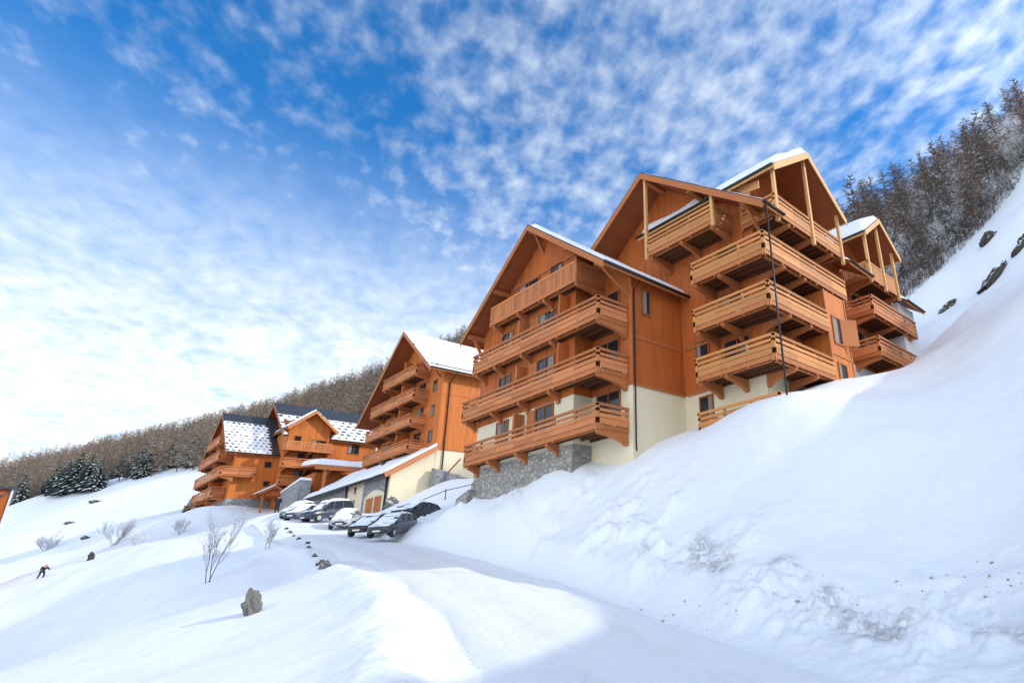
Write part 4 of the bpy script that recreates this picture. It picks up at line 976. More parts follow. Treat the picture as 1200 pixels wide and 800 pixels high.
# ------------------------------------------------------------------ people
M['skin'] = plain('skin', (.55, .32, .23), .6); M['dark'] = plain('black_clothing', (.018, .018, .022), .8); M['darkred'] = plain('dark_red_clothing', (.10, .02, .025), .8); M['pink'] = plain('pink_clothing', (.55, .25, .30), .8)
def person(label, base, joints, edges, radii, mats_by_z, heading, hat):
    """joints in local metres (x forward, y left, z up); skin modifier grown over the skeleton"""
    t = thing('person', label, 'person', base)
    ca, sa = math.cos(heading), math.sin(heading)
    names = list(joints); V = [(joints[n][0] * ca - joints[n][1] * sa, joints[n][0] * sa + joints[n][1] * ca, joints[n][2]) for n in names]
    me = bpy.data.meshes.new('body'); me.from_pydata(V, [(names.index(a), names.index(b_)) for a, b_ in edges], [])
    tmp = bpy.data.objects.new('tmp', me); COL.objects.link(tmp)
    sk = tmp.modifiers.new('s', 'SKIN'); sub = tmp.modifiers.new('u', 'SUBSURF'); sub.levels = 2
    for i, n in enumerate(names):
        r = radii[n]; me.skin_vertices[0].data[i].radius = r if isinstance(r, tuple) else (r, r)
        me.skin_vertices[0].data[i].use_root = (n == 'pelvis')
    bpy.context.view_layer.update()
    me2 = bpy.data.meshes.new_from_object(tmp.evaluated_get(bpy.context.evaluated_depsgraph_get()))
    bpy.data.objects.remove(tmp)
    me2.name = 'body'
    me2.materials.clear()
    for k in ('skin', mats_by_z[0], mats_by_z[1]): me2.materials.append(M[k])
    hd = Vector(V[names.index('head')]); pv = Vector(V[names.index('pelvis')]); hands = [Vector(V[names.index(n)]) for n in ('handL', 'handR')]
    for p in me2.polygons:
        c = p.center; p.use_smooth = True
        p.material_index = 0 if (c - hd).length < .17 or min((c - h).length for h in hands) < .08 else (1 if c.z > pv.z - .02 else 2)
    o = bpy.data.objects.new('body', me2); COL.objects.link(o); o.parent = t
    bmh = bmesh.new(); bmesh.ops.create_uvsphere(bmh, u_segments=14, v_segments=8, radius=.125)
    for v in list(bmh.verts):
        if v.co.z < -.02: bmh.verts.remove(v)
    mh = bpy.data.meshes.new('hat'); bmh.to_mesh(mh); bmh.free(); mh.materials.append(M[hat])
    h = bpy.data.objects.new('hat', mh); COL.objects.link(h); h.parent = t; h.location = hd + Vector((0, 0, .035))
    return t
ED = [('pelvis', 'chest'), ('chest', 'neck'), ('neck', 'head'), ('head', 'crown'), ('chest', 'shL'), ('shL', 'elL'), ('elL', 'handL'), ('chest', 'shR'), ('shR', 'elR'), ('elR', 'handR'), ('pelvis', 'hipL'), ('hipL', 'knL'), ('knL', 'anL'), ('anL', 'toL'), ('pelvis', 'hipR'), ('hipR', 'knR'), ('knR', 'anR'), ('anR', 'toR')]
RD = dict(pelvis=(.16, .13), chest=(.19, .14), neck=.065, head=(.095, .11), crown=.06, shL=.085, elL=.06, handL=.045, shR=.085, elR=.06, handR=.045, hipL=.11, knL=.08, anL=.06, toL=.05, hipR=.11, knR=.08, anR=.06, toR=.05)
JS = dict(pelvis=(0, 0, .95), chest=(.02, 0, 1.32), neck=(.02, 0, 1.50), head=(.04, 0, 1.62), crown=(.03, 0, 1.74), shL=(.0, .20, 1.42), elL=(-.02, .27, 1.15), handL=(.10, .26, .92), shR=(.0, -.20, 1.42), elR=(-.02, -.27, 1.15), handR=(.10, -.26, .92), hipL=(0, .10, .90), knL=(.03, .12, .50), anL=(-.02, .13, .08), toL=(.16, .14, .04), hipR=(0, -.10, .90), knR=(.02, -.12, .50), anR=(-.03, -.13, .08), toR=(.15, -.14, .04))
person('person in black clothes standing at the top of the road beside the farthest parked car', (-72.5, 18.6, gz(-72.5, 18.6)), JS, ED, RD, ('dark', 'dark'), -.5, 'dark')
JB = dict(pelvis=(-.05, 0, .72), chest=(.22, 0, 1.0), neck=(.36, 0, 1.10), head=(.46, 0, 1.17), crown=(.54, 0, 1.26), shL=(.26, .20, 1.06), elL=(.46, .30, .86), handL=(.72, .26, .80), shR=(.26, -.20, 1.06), elR=(.42, -.32, .84), handR=(.66, -.30, .74), hipL=(-.04, .11, .68), knL=(.18, .15, .42), anL=(-.04, .17, .07), toL=(.14, .18, .04), hipR=(-.04, -.11, .68), knR=(.08, -.15, .38), anR=(-.22, -.17, .07), toR=(-.05, -.18, .04))
_x, _y = -68.2, 3.4
person('person in dark clothes crouching forward on the open snow slope at left', (_x, _y, gz(_x, _y) + .02), JB, ED, RD, ('dark', 'dark'), .3, 'pink').scale = (.75, .75, .75)

# ------------------------------------------------------------------ rocks, kerbs and fences
def rock(name, label, cat, x, y, size, seed, stretch=(1, 1, 1), rot=0, mat='rock', sink=.25, group=None, snow=True, zoff=0, pitch=0):
    bm = bmesh.new(); bmesh.ops.create_icosphere(bm, subdivisions=4, radius=1)
    co_ = np.array([v.co[:] for v in bm.verts])
    n = fbm(co_[:, 0] * 1.5 + seed * 3.1 + co_[:, 2] * .7, co_[:, 1] * 1.5 + co_[:, 2] * 1.9, 5, seed); n2 = np.abs(fbm(co_[:, 0] * 3 + seed, co_[:, 2] * 3 - co_[:, 1] * 2.2, 3, seed + 5))
    for v, a, b_ in zip(bm.verts, n, n2):
        v.co = v.co * (1 + 1.25 * a - .5 * b_); v.co.x *= size * stretch[0]; v.co.y *= size * stretch[1]; v.co.z *= size * stretch[2]
    bmesh.ops.rotate(bm, verts=bm.verts, cent=(0, 0, 0), matrix=Matrix.Rotation(rot, 3, 'Z') @ Matrix.Rotation(-pitch, 3, 'Y'))
    me = bpy.data.meshes.new(name); 
    me.materials.append(M[mat]); me.materials.append(M['roofsnow'])
    bm.normal_update()
    for f in bm.faces:
        if snow and f.normal.z > .66: f.material_index = 1
    bm.to_mesh(me); bm.free()
    o = bpy.data.objects.new(name, me); COL.objects.link(o); o.location = (x, y, gz(x, y) + size * stretch[2] * (1 - 2 * sink) * .5 + zoff)
    tag(o, label, cat, group); return o
LEDGE = ((-11.2, 56.6), (-8.3, 58.2), (-16.0, 57.0), (-12.2, 64.0))
G = 'stones along the road edge'
for i, (x, y, s, lb) in enumerate(((-29.3, 9.6, .55, 'largest pale stone in the line poking out of the left road edge'), (-31.7, 10.2, .34, 'small dark stone just above the largest one on the left road edge'), (-34.2, 10.7, .30, 'dark stone poking out of the road edge, third from the camera'), (-39.5, 12.0, .30, None), (-42.5, 12.8, .28, None), (-46.2, 13.4, .34, None), (-49.5, 14.0, .26, None), (-52.6, 14.6, .42, 'broad dark stone poking out of the road edge, near the top of the line'), (-55.2, 15.0, .30, None))):
    rock('edge_stone', lb or 'small dark stone in the upper part of the line along the left road edge', 'stone', x, y, s * .45, i + 1, (1.1, .8, .9), i, 'rocklight' if i == 0 else 'rock', .15, G)
rock('boulder', 'upright grey boulder standing alone on the shaded slope, low on the left', 'rock', -22.3, 5.6, .40, 21, (.50, .62, 1.25), .6, 'rocklight', .12, snow=False)
rock('boulder', 'pinkish grey boulder at the garage corner, behind the black car', 'rock', -58.6, 24.0, .62, 23, (1, .9, 1.0), .2, 'rocklight', .25)
rock('rock', 'dark stump of rock alone near the bushes on the left slope', 'rock', -70.9, 6.0, .32, 24, (.6, .6, 1.3), .2, 'rock', .2, snow=False)
rock('rock_outcrop', 'long dark rock ledge under the snow lip, near the right edge', 'rock', *LEDGE[0], 1.05, 31, (2.7, .8, .62), 1.0, 'rock', .40, pitch=.75)
rock('rock_outcrop', 'dark rock ledge at the very right edge, above the longest one', 'rock', *LEDGE[1], .95, 32, (1.9, .8, .62), 1.0, 'rock', .40, pitch=.75)
rock('rock_outcrop', 'dark rock ledge lowest on the slope, beneath the bare trees', 'rock', *LEDGE[2], .75, 33, (1.9, .7, .6), 1.0, 'rock', .38, pitch=.7)
rock('rock_outcrop', 'dark rock half hidden among the lowest trunks above the ledges', 'rock', *LEDGE[3], .8, 34, (1.5, .8, .8), .8, 'rock', .38, pitch=.7)

for i, (x, y, s, lb) in enumerate(((-109.7, 8.3, .9, 'low dark stone on the open snow below the spruce clump, nearest of the three there'), (-145.8, 8.6, 1.0, 'middle one of three scattered dark stones below the spruce clump'), (-166.0, 12.5, 1.2, 'farthest of three scattered dark stones, just under the spruce clump'))):
    rock('rock', lb, 'stone', x, y, s * .6, 60 + i, (1.4, .8, .5), i * .8, 'rock', .3, 'stones scattered on the far slope')
def steps_of_stone():
    t = thing('stone_pile', 'stepped grey stone pile with a leaning stick, at the foot of the rendered wall', 'stone pile', (-59.3, 29.0, 11))
    z = gz(-59.3, 29.0)
    for i, (x, y, w, d, h) in enumerate(((-59.5, 28.6, 1.1, 1.5, 1.7), (-58.8, 29.7, 1.1, 1.4, 1.3), (-58.2, 30.7, 1.1, 1.2, .9))):
        m = MB(); m.hexa([(x - w / 2, y - d / 2, z - 1.5), (x + w / 2, y - d / 2, z - 1.5), (x + w / 2, y + d / 2, z - 1.5), (x - w / 2, y + d / 2, z - 1.5), (x - w / 2 + .1, y - d / 2 + .1, z + h - .2), (x + w / 2 - .1, y - d / 2 + .15, z + h - .5), (x + w / 2 - .15, y + d / 2 - .1, z + h - .6), (x - w / 2, y + d / 2, z + h - .3)])
        m.build('block', M['stonegrey'], t, bevel=.08)
    s = MB(); s.tube([(-58.9, 29.2, z + 1.0), (-58.5, 30.2, z + 2.4)], .09, 6); s.build('stick', M['frame'], t)
steps_of_stone()

def rope_fence(name, label, pts, hgt, rail_r, tilt=0, mat='iron', rails=1):
    p0 = pts[0]; t = thing(name, label, 'fence', (p0[0], p0[1], gz(*p0)))
    tops = []
    for (x, y) in pts:
        z = gz(x, y); m = MB(); m.tube([(x, y, z - .4), (x + .03, y, z + hgt)], [.05, .045], 7); m.build('post', M[mat], t, smooth=True); tops.append((x + .02, y, z + hgt - .12))
    for k in range(rails):
        m = MB(); m.tube([(a, b_, c - k * .38) for a, b_, c in tops], rail_r, 6); m.build('rail', M[mat], t, smooth=True)
rope_fence('slope_fence', 'thin grey fence running up the snow from the boulder to the stone kerb', [(-50.6, 21.2), (-49.6, 22.5), (-48.5, 24.0), (-46.2, 25.0), (-42.0, 25.2), (-37.5, 24.0)], .85, .035)
rope_fence('railing_fence', 'short timber rail fence below the leftmost chalet of the row', [(-93.2, 14.6), (-92.3, 15.4), (-91.4, 16.2), (-90.7, 17.2)], .9, .05, mat='frame', rails=2)

# ------------------------------------------------------------------ trees and bushes
M['bark'] = plain('bark', (.12, .092, .07), .9, 0, .4, 9)
M['twig'] = plain('winter_twigs', (.15, .102, .072), .9, 0, .35, .5)
M['twiggrey'] = plain('grey_twigs', (.125, .094, .074), .9, 0, .35, .5)
M['twiglarch_hazed'] = plain('hazed_larch_twigs', (.29, .215, .155), .9, 0, .35, .08)  # lightened to put distance haze over the left wood into the colour
M['needle'] = plain('spruce_needles', (.030, .045, .032), .8, 0, .4, 3)
M['frost'] = snow_mat('branch_snow', bumps=0)

class Sticks:
    """ribbons with a triangular profile, collected in arrays"""
    def __init__(self): self.a = []; self.b = []; self.r0 = []; self.r1 = []; self.m = []
    def add(self, a, b, r0, r1, m=0): self.a.append(a); self.b.append(b); self.r0.append(r0); self.r1.append(r1); self.m.append(m)
    def arrays(self):
        A = np.array(self.a, float); B = np.array(self.b, float); r0 = np.array(self.r0)[:, None]; r1 = np.array(self.r1)[:, None]; m = np.array(self.m)
        d = B - A; d /= np.linalg.norm(d, axis=1)[:, None] + 1e-9
        u = np.where(np.abs(d[:, 2:3]) > .9, np.array([[1., 0, 0]]), np.array([[0, 0, 1.]])); s = np.cross(d, u); s /= np.linalg.norm(s, axis=1)[:, None]; u = np.cross(s, d)
        n = len(A); V = np.empty((n, 6, 3))
        for k in range(3):
            t = 2 * math.pi * k / 3 + .5; w = s * math.cos(t) + u * math.sin(t)
            V[:, k] = A + w * r0; V[:, 3 + k] = B + w * r1
        f = np.array([[0, 1, 4, 3], [1, 2, 5, 4], [2, 0, 3, 5]])
        F = (np.arange(n)[:, None, None] * 6 + f[None]).reshape(-1, 4)
        return V.reshape(-1, 3), F, np.repeat(m, 3)

def larch(seed, h=13, fine=1.0, snowy=.25, spread=.17, twigr=.012, droop=0.0):
    """bare larch: straight stem, tiers of thin side branches that turn up at the tip, twigs on them"""
    r = random.Random(seed); t = Sticks(); c = Sticks()
    n = 8; px = py = 0
    pts = []
    for i in range(n + 1):
        pts.append((px, py, h * i / n)); px += r.uniform(-.1, .1); py += r.uniform(-.1, .1)
    for i in range(n): t.add(pts[i], pts[i + 1], .010 * h * (1 - i / n) + .015, .010 * h * (1 - (i + 1) / n) + .012)
    nb = int(62 * fine)
    for k in range(nb):
        f = .10 + .88 * (k + r.random()) / nb; z = h * f
        i = min(n - 1, int(f * n)); a = pts[i]; b = pts[i + 1]; q = f * n - i
        base = (a[0] + (b[0] - a[0]) * q, a[1] + (b[1] - a[1]) * q, z)
        ln = h * spread * (1 - f) ** .75 * r.uniform(.55, 1.25) + .25
        if f < .3: ln *= .5 + f * 1.6
        an = r.uniform(0, 6.283); up = r.uniform(-.12, .35) + droop
        p = base; seg = 3
        for s in range(seg):
            e = (p[0] + math.cos(an) * ln / seg, p[1] + math.sin(an) * ln / seg, p[2] + (up + .28 * s - .2) * ln / seg)
            c.add(p, e, .032 * (1 - s / seg) + .008, .032 * (1 - (s + 1) / seg) + .006)
            if r.random() < snowy: c.add((p[0], p[1], p[2] + .035), (e[0], e[1], e[2] + .035), .026, .014, 1)
            for w in range(int(4 * fine) + 1):
                g = r.random(); o = (p[0] + (e[0] - p[0]) * g, p[1] + (e[1] - p[1]) * g, p[2] + (e[2] - p[2]) * g)
                a2 = an + r.choice((-1, 1)) * r.uniform(.4, 1.2); l2 = ln * r.uniform(.14, .34)
                e2 = (o[0] + math.cos(a2) * l2, o[1] + math.sin(a2) * l2, o[2] + r.uniform(-.35, .45) * l2)
                c.add(o, e2, twigr, twigr * .5, 1 if r.random() < snowy * .45 else 0)
            p = e; an += r.uniform(-.25, .25)
    return t.arrays(), c.arrays()

def broadleaf(seed, h=9, n0=3, snowy=.3, lean=.3, wide=.75):
    """bare forked tree"""
    r = random.Random(seed); t = Sticks(); c = Sticks()
    def grow(p, d, l, rad, lev):
        q = p; d = Vector(d).normalized(); k = 3
        for i in range(k):
            d = (d + Vector((r.uniform(-.18, .18), r.uniform(-.18, .18), .06))).normalized()
            e = tuple(Vector(q) + d * (l / k)); r0 = rad * (1 - i / k * .45); r1 = rad * (1 - (i + 1) / k * .45)
            (t if lev == 0 else c).add(q, e, r0, r1)
            if lev and r.random() < snowy: c.add((q[0], q[1], q[2] + r0), (e[0], e[1], e[2] + r1), max(.012, r0 * .8), max(.009, r1 * .7), 1)
            q = e
            if lev < 4:
                for b in range(1 if lev == 0 and i == 0 else 2):
                    s = Vector((r.uniform(-1, 1), r.uniform(-1, 1), r.uniform(-.15, .7))); nd = (d * .75 + s * wide).normalized()
                    grow(q, nd, l * r.uniform(.38, .62), r1 * .58, lev + 1)
    for i in range(n0): grow((r.uniform(-.1, .1), r.uniform(-.1, .1), 0), (r.uniform(-lean, lean), r.uniform(-lean, lean), 1), h * r.uniform(.45, .62), .0068 * h, 0)
    return t.arrays(), c.arrays()

def spruce(seed, h=8, snowy=.55):
    """snow-laden conifer: drooping tiers of small needle blades, snow on the upper faces"""
    r = random.Random(seed); V = []; F = []; m = []
    tiers = 15
    for k in range(tiers):
        f = (k + .5) / tiers; z = h * (.08 + .9 * f); R_ = h * .27 * (1 - f) ** .85 + .12
        nb = max(5, int(15 * (1 - f) + 4))
        for i in range(nb):
            an = 6.283 * i / nb + r.uniform(-.25, .25); ln = R_ * r.uniform(.7, 1.15); zz = z + r.uniform(-.2, .2)
            for s in range(4):
                g0 = s / 4; g1 = (s + 1.15) / 4; w = .32 * ln * (1 - .5 * g0) * r.uniform(.7, 1.2) * .6
                def P(g, side, dz=0): 
                    x = math.cos(an) * ln * g - math.sin(an) * side; y = math.sin(an) * ln * g + math.cos(an) * side
                    return (x, y, zz - ln * .34 * g * g + dz + r.uniform(-.04, .04))
                n = len(V); V += [P(g0, -w, -.14), P(g0, w, -.14), P(g1, w * .7, -.14), P(g1, -w * .7, -.14)]; F.append((n, n + 1, n + 2, n + 3)); m.append(0)
                n = len(V); V += [P(g0, -w, -.16), P(g0, 0, .05), P(g1, 0, .05), P(g1, -w * .8, -.2)]; F.append((n, n + 1, n + 2, n + 3)); m.append(0)
                n = len(V); V += [P(g0, w, -.16), P(g0, 0, .05), P(g1, 0, .05), P(g1, w * .8, -.2)]; F.append((n, n + 1, n + 2, n + 3)); m.append(0)
                if r.random() < snowy:
                    n = len(V); q = r.uniform(.5, .9); V += [P(g0, -w * q, .09), P(g0, w * q, .09), P(g1, w * q * .7, .10), P(g1, -w * q * .7, .10)]; F.append((n, n + 1, n + 2, n + 3)); m.append(1)
    t = Sticks(); t.add((0, 0, -.5), (0, 0, h * .95), .02 * h, .01)
    return t.arrays(), (np.array(V), np.array(F), np.array(m))

def mesh_of(name, arr, mats): return big_mesh(name, arr[0], arr[1], mats, arr[2], parent=False)
def join(arrs):
    V = []; F = []; m = []; n = 0
    for (v, f, mm) in arrs: V.append(v); F.append(f + n); m.append(mm); n += len(v)
    return np.concatenate(V), np.concatenate(F), np.concatenate(m)

def place_tree(name, tm, cm, x, y, s, rot, label, cat, group=None, sink=.3, z=None, lean=0):
    t = thing(name, label, cat, (x, y, (gz(x, y) if z is None else z) - sink), group)
    t.scale = (s, s, s); t.rotation_euler = (lean, 0, rot)
    for nm, me in (('trunk', tm), ('crown', cm)):
        o = bpy.data.objects.new(nm, me); COL.objects.link(o); o.parent = t
    return t

def view_to(xpix, depth):
    """ground point straight below the sight line through a column of the picture's horizon"""
    d = r1_ * ((xpix - 822.5) / 697.1) + f1_
    return d.x * depth, d.y * depth
_t, _r, _a = R(20.94), R(-3.41), R(40.0)
def _w2l(v): return Vector((v[0] * math.cos(_a) - v[1] * math.sin(_a), v[0] * math.sin(_a) + v[1] * math.cos(_a), 0))
f1_ = _w2l((0, 1, 0)); r1_ = _w2l((1, 0, 0))
rnd = random.Random(11)

# right-hand wood: bare trees one by one
vari = []
for i in range(4):
    a = larch(100 + i, 13, 1.7, .06, .25, .018); vari.append((mesh_of('larch_trunk', a[0], [M['bark']]), mesh_of('larch_crown', a[1], [M['twig'] if i % 2 else M['twiggrey'], M['frost']])))
brd = []
for i in range(3):
    a = broadleaf(130 + i, 8.5, 2, .20); brd.append((mesh_of('bare_trunk', a[0], [M['bark']]), mesh_of('bare_crown', a[1], [M['twiggrey'], M['frost']])))
cells = []
for k in range(6000):
    # rows climbing the hillside above the snow bank
    u = rnd.random(); v = rnd.random() ** 1.15
    px = 985 + u * 330; dep = 56 + v * 80
    if px > 1075 and dep < 62 + (px - 1075) * .055: continue
    if px < 1075 and dep < 62 + (1075 - px) * .25: continue
    x, y = view_to(px, dep)
    if any((x - cx) ** 2 + (y - cy) ** 2 < 1.9 ** 2 for cx, cy in cells): continue
    cells.append((x, y))
    if len(cells) >= 300: break
zs = ground(np.array([c[0] for c in cells]), np.array([c[1] for c in cells]))
for k, ((x, y), z) in enumerate(zip(cells, zs)):
    s = rnd.uniform(.55, 1.25); rot = rnd.uniform(0, 6.28)
    if rnd.random() < .45:
        me = rnd.choice(vari); place_tree('larch_tree', me[0], me[1], x, y, s, rot, 'bare larch among the crowded trees on the steep right hillside', 'tree', 'bare larches on the right hillside', z=z)
    else:
        me = rnd.choice(brd); place_tree('bare_tree', me[0], me[1], x, y, s * 1.05, rot, 'bare forked tree in the thicket on the steep right hillside', 'tree', 'bare forked trees on the right hillside', z=z)
x, y = view_to(1043, 76); place_tree('larch_tree', vari[0][0], vari[2][1], x, y, 1.55, .7, 'tallest lone bare larch standing clear against the sky, above the roof bay at right', 'tree')
# brushwood under those trees: nobody could count it
rr = np.random.RandomState(5); S_ = Sticks()
for k in range(6500):
    px = 985 + rr.rand() * 330; dep = 55 + rr.rand() ** 1.3 * 80
    if px > 1075 and dep < 60 + (px - 1075) * .055: continue
    if px < 1075 and dep < 60 + (1075 - px) * .25: continue
    S_.add((px, dep, 0), (0, 0, 0), 0, 0)
B_ = np.array(S_.a); XY = np.array([view_to(p, d) for p, d, _ in B_]); ZZ = ground(XY[:, 0], XY[:, 1])
S_ = Sticks()
for (x, y), z in zip(XY, ZZ):
    for j in range(3):
        dx, dy = rr.uniform(-1, 1, 2); h = rr.uniform(.5, 2.4)
        a = (x + rr.uniform(-.3, .3), y + rr.uniform(-.3, .3), z - .1); m_ = (a[0] + dx * .4, a[1] + dy * .4, a[2] + h * .6); e = (a[0] + dx * 1.2, a[1] + dy * 1.2, a[2] + h * rr.uniform(.6, 1.1))
        S_.add(a, m_, .028, .02, 1 if rr.rand() < .06 else 0); S_.add(m_, e, .02, .008, 1 if rr.rand() < .14 else 0)
a = S_.arrays(); tag(big_mesh('brushwood', a[0], a[1], [M['twiggrey'], M['frost']], a[2]), 'tangled brushwood with snow on it below the bare trees at right', 'undergrowth', kind='stuff')

# left hillside wood
lv = []
for i in range(4):
    a = larch(200 + i, 12, .95, .12, .33, .032); arr = join([a[0], (a[1][0], a[1][1], a[1][2] * 2 + 1)])
    lv.append(mesh_of('larch', arr, [M['bark'], M['twiglarch_hazed'], M['twiglarch_hazed'], M['frost']]))
sv = []
for i in range(3):
    a = spruce(300 + i, 9, .72); arr = join([(a[0][0], a[0][1], a[0][2] * 0), (a[1][0], a[1][1], a[1][2] + 1)])
    sv.append((arr, mesh_of('spruce', arr, [M['bark'], M['needle'], M['frost']])))
larr = []
for i in range(3):
    a = larch(220 + i, 12, .55, .10, .34, .045); larr.append(join([a[0], (a[1][0], a[1][1], a[1][2] * 2 + 1)]))
pos = []
def lower_edge(px): return float(np.interp(px, [-40, 20, 110, 200, 240, 330, 560, 640], [150, 146, 142, 132, 126, 128, 128, 125]))
for k in range(9000):
    px = -40 + rnd.random() * 690; e = lower_edge(px); dep = e + (rnd.random() ** .9) * (285 - e)
    if fbm(np.array([px / 60.0]), np.array([dep / 22.0]), 2, 77)[0] > .20 and dep < 220: continue
    x, y = view_to(px, dep); pos.append((dep, px, x, y))
    if len(pos) >= 3200: break
pos.sort()
PX = np.array(pos); PZ = ground(PX[:, 2], PX[:, 3])
far_v = []; cnt = 0
for (dep, px, x, y), z in zip(pos, PZ):
    conif = rnd.random() < (.12 if px > 120 else .03) + (.16 if 120 < px < 240 and dep < 165 else 0)
    s = rnd.uniform(.6, 1.05); rot = rnd.uniform(0, 6.28)
    if cnt < 125:
        cnt += 1
        if conif: o = bpy.data.objects.new('spruce_tree', rnd.choice(sv)[1]); tag(o, 'snow dusted spruce in the wood on the left hillside', 'tree', 'spruces on the left hillside')
        else: o = bpy.data.objects.new('larch_tree', rnd.choice(lv)); tag(o, 'bare russet larch in the wood on the left hillside', 'tree', 'larches on the left hillside')
        COL.objects.link(o); o.location = (x, y, z - .3); o.scale = (s, s, s); o.rotation_euler = (0, 0, rot)
    else:
        arr = rnd.choice(sv)[0] if conif else rnd.choice(larr)
        c_, s_ = math.cos(rot) * s, math.sin(rot) * s; v = arr[0]
        V = np.stack([v[:, 0] * c_ - v[:, 1] * s_ + x, v[:, 0] * s_ + v[:, 1] * c_ + y, v[:, 2] * s + z - .3], 1)
        far_v.append((V, arr[1], np.where(arr[2] == 1, 4, np.where(arr[2] == 2, 5, arr[2])) if conif else arr[2]))
a = join(far_v); tag(big_mesh('distant_wood', a[0], a[1], [M['bark'], M['twiglarch_hazed'], M['twiglarch_hazed'], M['frost'], M['needle'], M['frost']], a[2]), 'brown winter wood covering the hillside up to the ridge at left', 'wood', kind='stuff')
# the snow-laden spruce clump at the lower edge of the wood, and single bushes
for i, (px, dep, s) in enumerate(((52, 143, .85), (64, 141, 1.0), (76, 140, 1.15), (90, 139, 1.05), (102, 138, .9))):
    x, y = view_to(px, dep); o = bpy.data.objects.new('spruce_tree', sv[i % 3][1]); COL.objects.link(o); o.location = (x, y, gz(x, y) - .4); o.scale = (s * 1.15, s * 1.15, s); o.rotation_euler = (0, 0, i)
    tag(o, 'dark snow laden spruce in the clump at the lower left edge of the wood', 'tree', 'spruce clump at the lower edge of the wood')
def young(name, label, x, y, h, seed, n0, snowy, lean, mats=None, cat='bush', wide=.55):
    a = broadleaf(seed, h, n0, snowy, lean, wide)
    tm = mesh_of('stems', a[0], [M['bark']]); cm = mesh_of('twigs', a[1], [mats or M['twig'], M['frost']])
    t = thing(name, label, cat, (x, y, gz(x, y) - .1))
    for nm, me in (('stem' if cat == 'bush' else 'trunk', tm), ('twigs' if cat == 'bush' else 'crown', cm)):
        o = bpy.data.objects.new(nm, me); COL.objects.link(o); o.parent = t
young('young_tree', 'thin young bare tree alone on the shaded slope left of the road', -35.8, 7.1, 3.1, 401, 3, .10, .12, cat='tree', wide=.30)
young('bush', 'sparse bush of thin upright shoots just below the road edge stones', -44.9, 11.4, 1.8, 402, 4, .12, .3)
young('bush', 'largest brown leafless bush on the middle of the left slope', -88.0, 8.9, 3.0, 403, 8, .06, .9, M['twiglarch_hazed'])
young('bush', 'small brown bush right beside the largest one on the left slope', -72.7, 8.8, 1.3, 404, 6, .1, .8, M['twiglarch_hazed'])
young('bush', 'small pale bush between the largest bush and the young bare tree', -80.8, 12.8, 1.7, 405, 6, .3, .7)
young('bush', 'low dark bush near the orange wall at the left edge', -112.0, 5.2, 2.3, 406, 9, .3, 1.2)
young('bush', 'low bush farthest left, below the dark one by the orange wall', -118.0, .6, 2.0, 407, 8, .4, 1.2)
x, y = -94.3, 15.2; sm = bpy.data.objects.new('spruce_tree', sv[0][1]); COL.objects.link(sm); sm.location = (x, y, gz(x, y) - .1); sm.scale = (.24, .24, .20)
tag(sm, 'tiny dark conifer on the snow mound before the leftmost chalet of the row', 'tree')

# dirty clods thrown up by the plough along the foot of the right bank
rr = np.random.RandomState(9); CL = MB(); vs = []; fs = []; ms = []
bm = bmesh.new(); bmesh.ops.create_icosphere(bm, subdivisions=1, radius=1); IC = np.array([v.co[:] for v in bm.verts]); IF = np.array([[v.index for v in f.verts] for f in bm.faces]); bm.free()
pts = []
for (cx, cy, sx, n) in ((-11.0, 11.6, 1.6, 150), (-8.6, 11.9, 1.2, 90), (-6.9, 12.3, .8, 80), (-5.2, 12.9, .6, 60), (-3.7, 12.9, .6, 90), (-13.4, 12.0, 1.2, 40), (-4.4, 13.6, .5, 30)):
    for k in range(n // 5): pts.append((cx + rr.randn() * sx * .55, cy + rr.randn() * .24 + .06 * rr.randn() * sx))
pts = np.array(pts); pz = ground(pts[:, 0], pts[:, 1]); n = 0
for (x, y), z in zip(pts, pz):
    s = abs(rr.randn()) * .016 + .009; v = IC * (1 + rr.uniform(-.3, .3, (len(IC), 1))) * s * np.array([1, 1, .75])
    vs.append(v + [x, y, z + s * .2]); fs.append(IF + n); n += len(v); ms.append(np.full(len(IF), 0 if rr.rand() < .40 else 1))
M['clod'] = plain('dirty_snow_clod', (.36, .31, .25), .95, 0, .5, 20); M['clodpale'] = plain('grey_snow_clod', (.62, .58, .53), .9, 0, .3, 20)
tag(big_mesh('snow_clods', np.concatenate(vs), np.concatenate(fs), [M['clod'], M['clodpale']], np.concatenate(ms)), 'dirty broken snow clods along the foot of the bank beside the road', 'snow clods', kind='stuff')

# ------------------------------------------------------------------ camera
cam = bpy.data.cameras.new('camera'); co = bpy.data.objects.new('camera', cam); COL.objects.link(co); S.camera = co
_f, _px, _py = 697.1, 822.5, 400.0
tilt, roll, az = R(20.94), R(-3.41), R(40.0)
def w2l(v): return Vector((v[0] * math.cos(az) - v[1] * math.sin(az), v[0] * math.sin(az) + v[1] * math.cos(az), v[2]))
f0 = Vector((0, math.cos(tilt), math.sin(tilt))); r0 = Vector((1, 0, 0)); u0 = r0.cross(f0)
r1 = r0 * math.cos(roll) + u0 * math.sin(roll); u1 = -r0 * math.sin(roll) + u0 * math.cos(roll)
r1, u1, f1 = w2l(r1), w2l(u1), w2l(f0)
mw = Matrix(((r1.x, u1.x, -f1.x, 0), (r1.y, u1.y, -f1.y, 0), (r1.z, u1.z, -f1.z, 1.6), (0, 0, 0, 1)))
co.matrix_world = mw
cam.sensor_width = 36; cam.lens = _f * 36 / 1200; cam.shift_x = (600 - _px) / 1200; cam.shift_y = (_py - 400) / 1200
cam.clip_start = .05; cam.clip_end = 5000

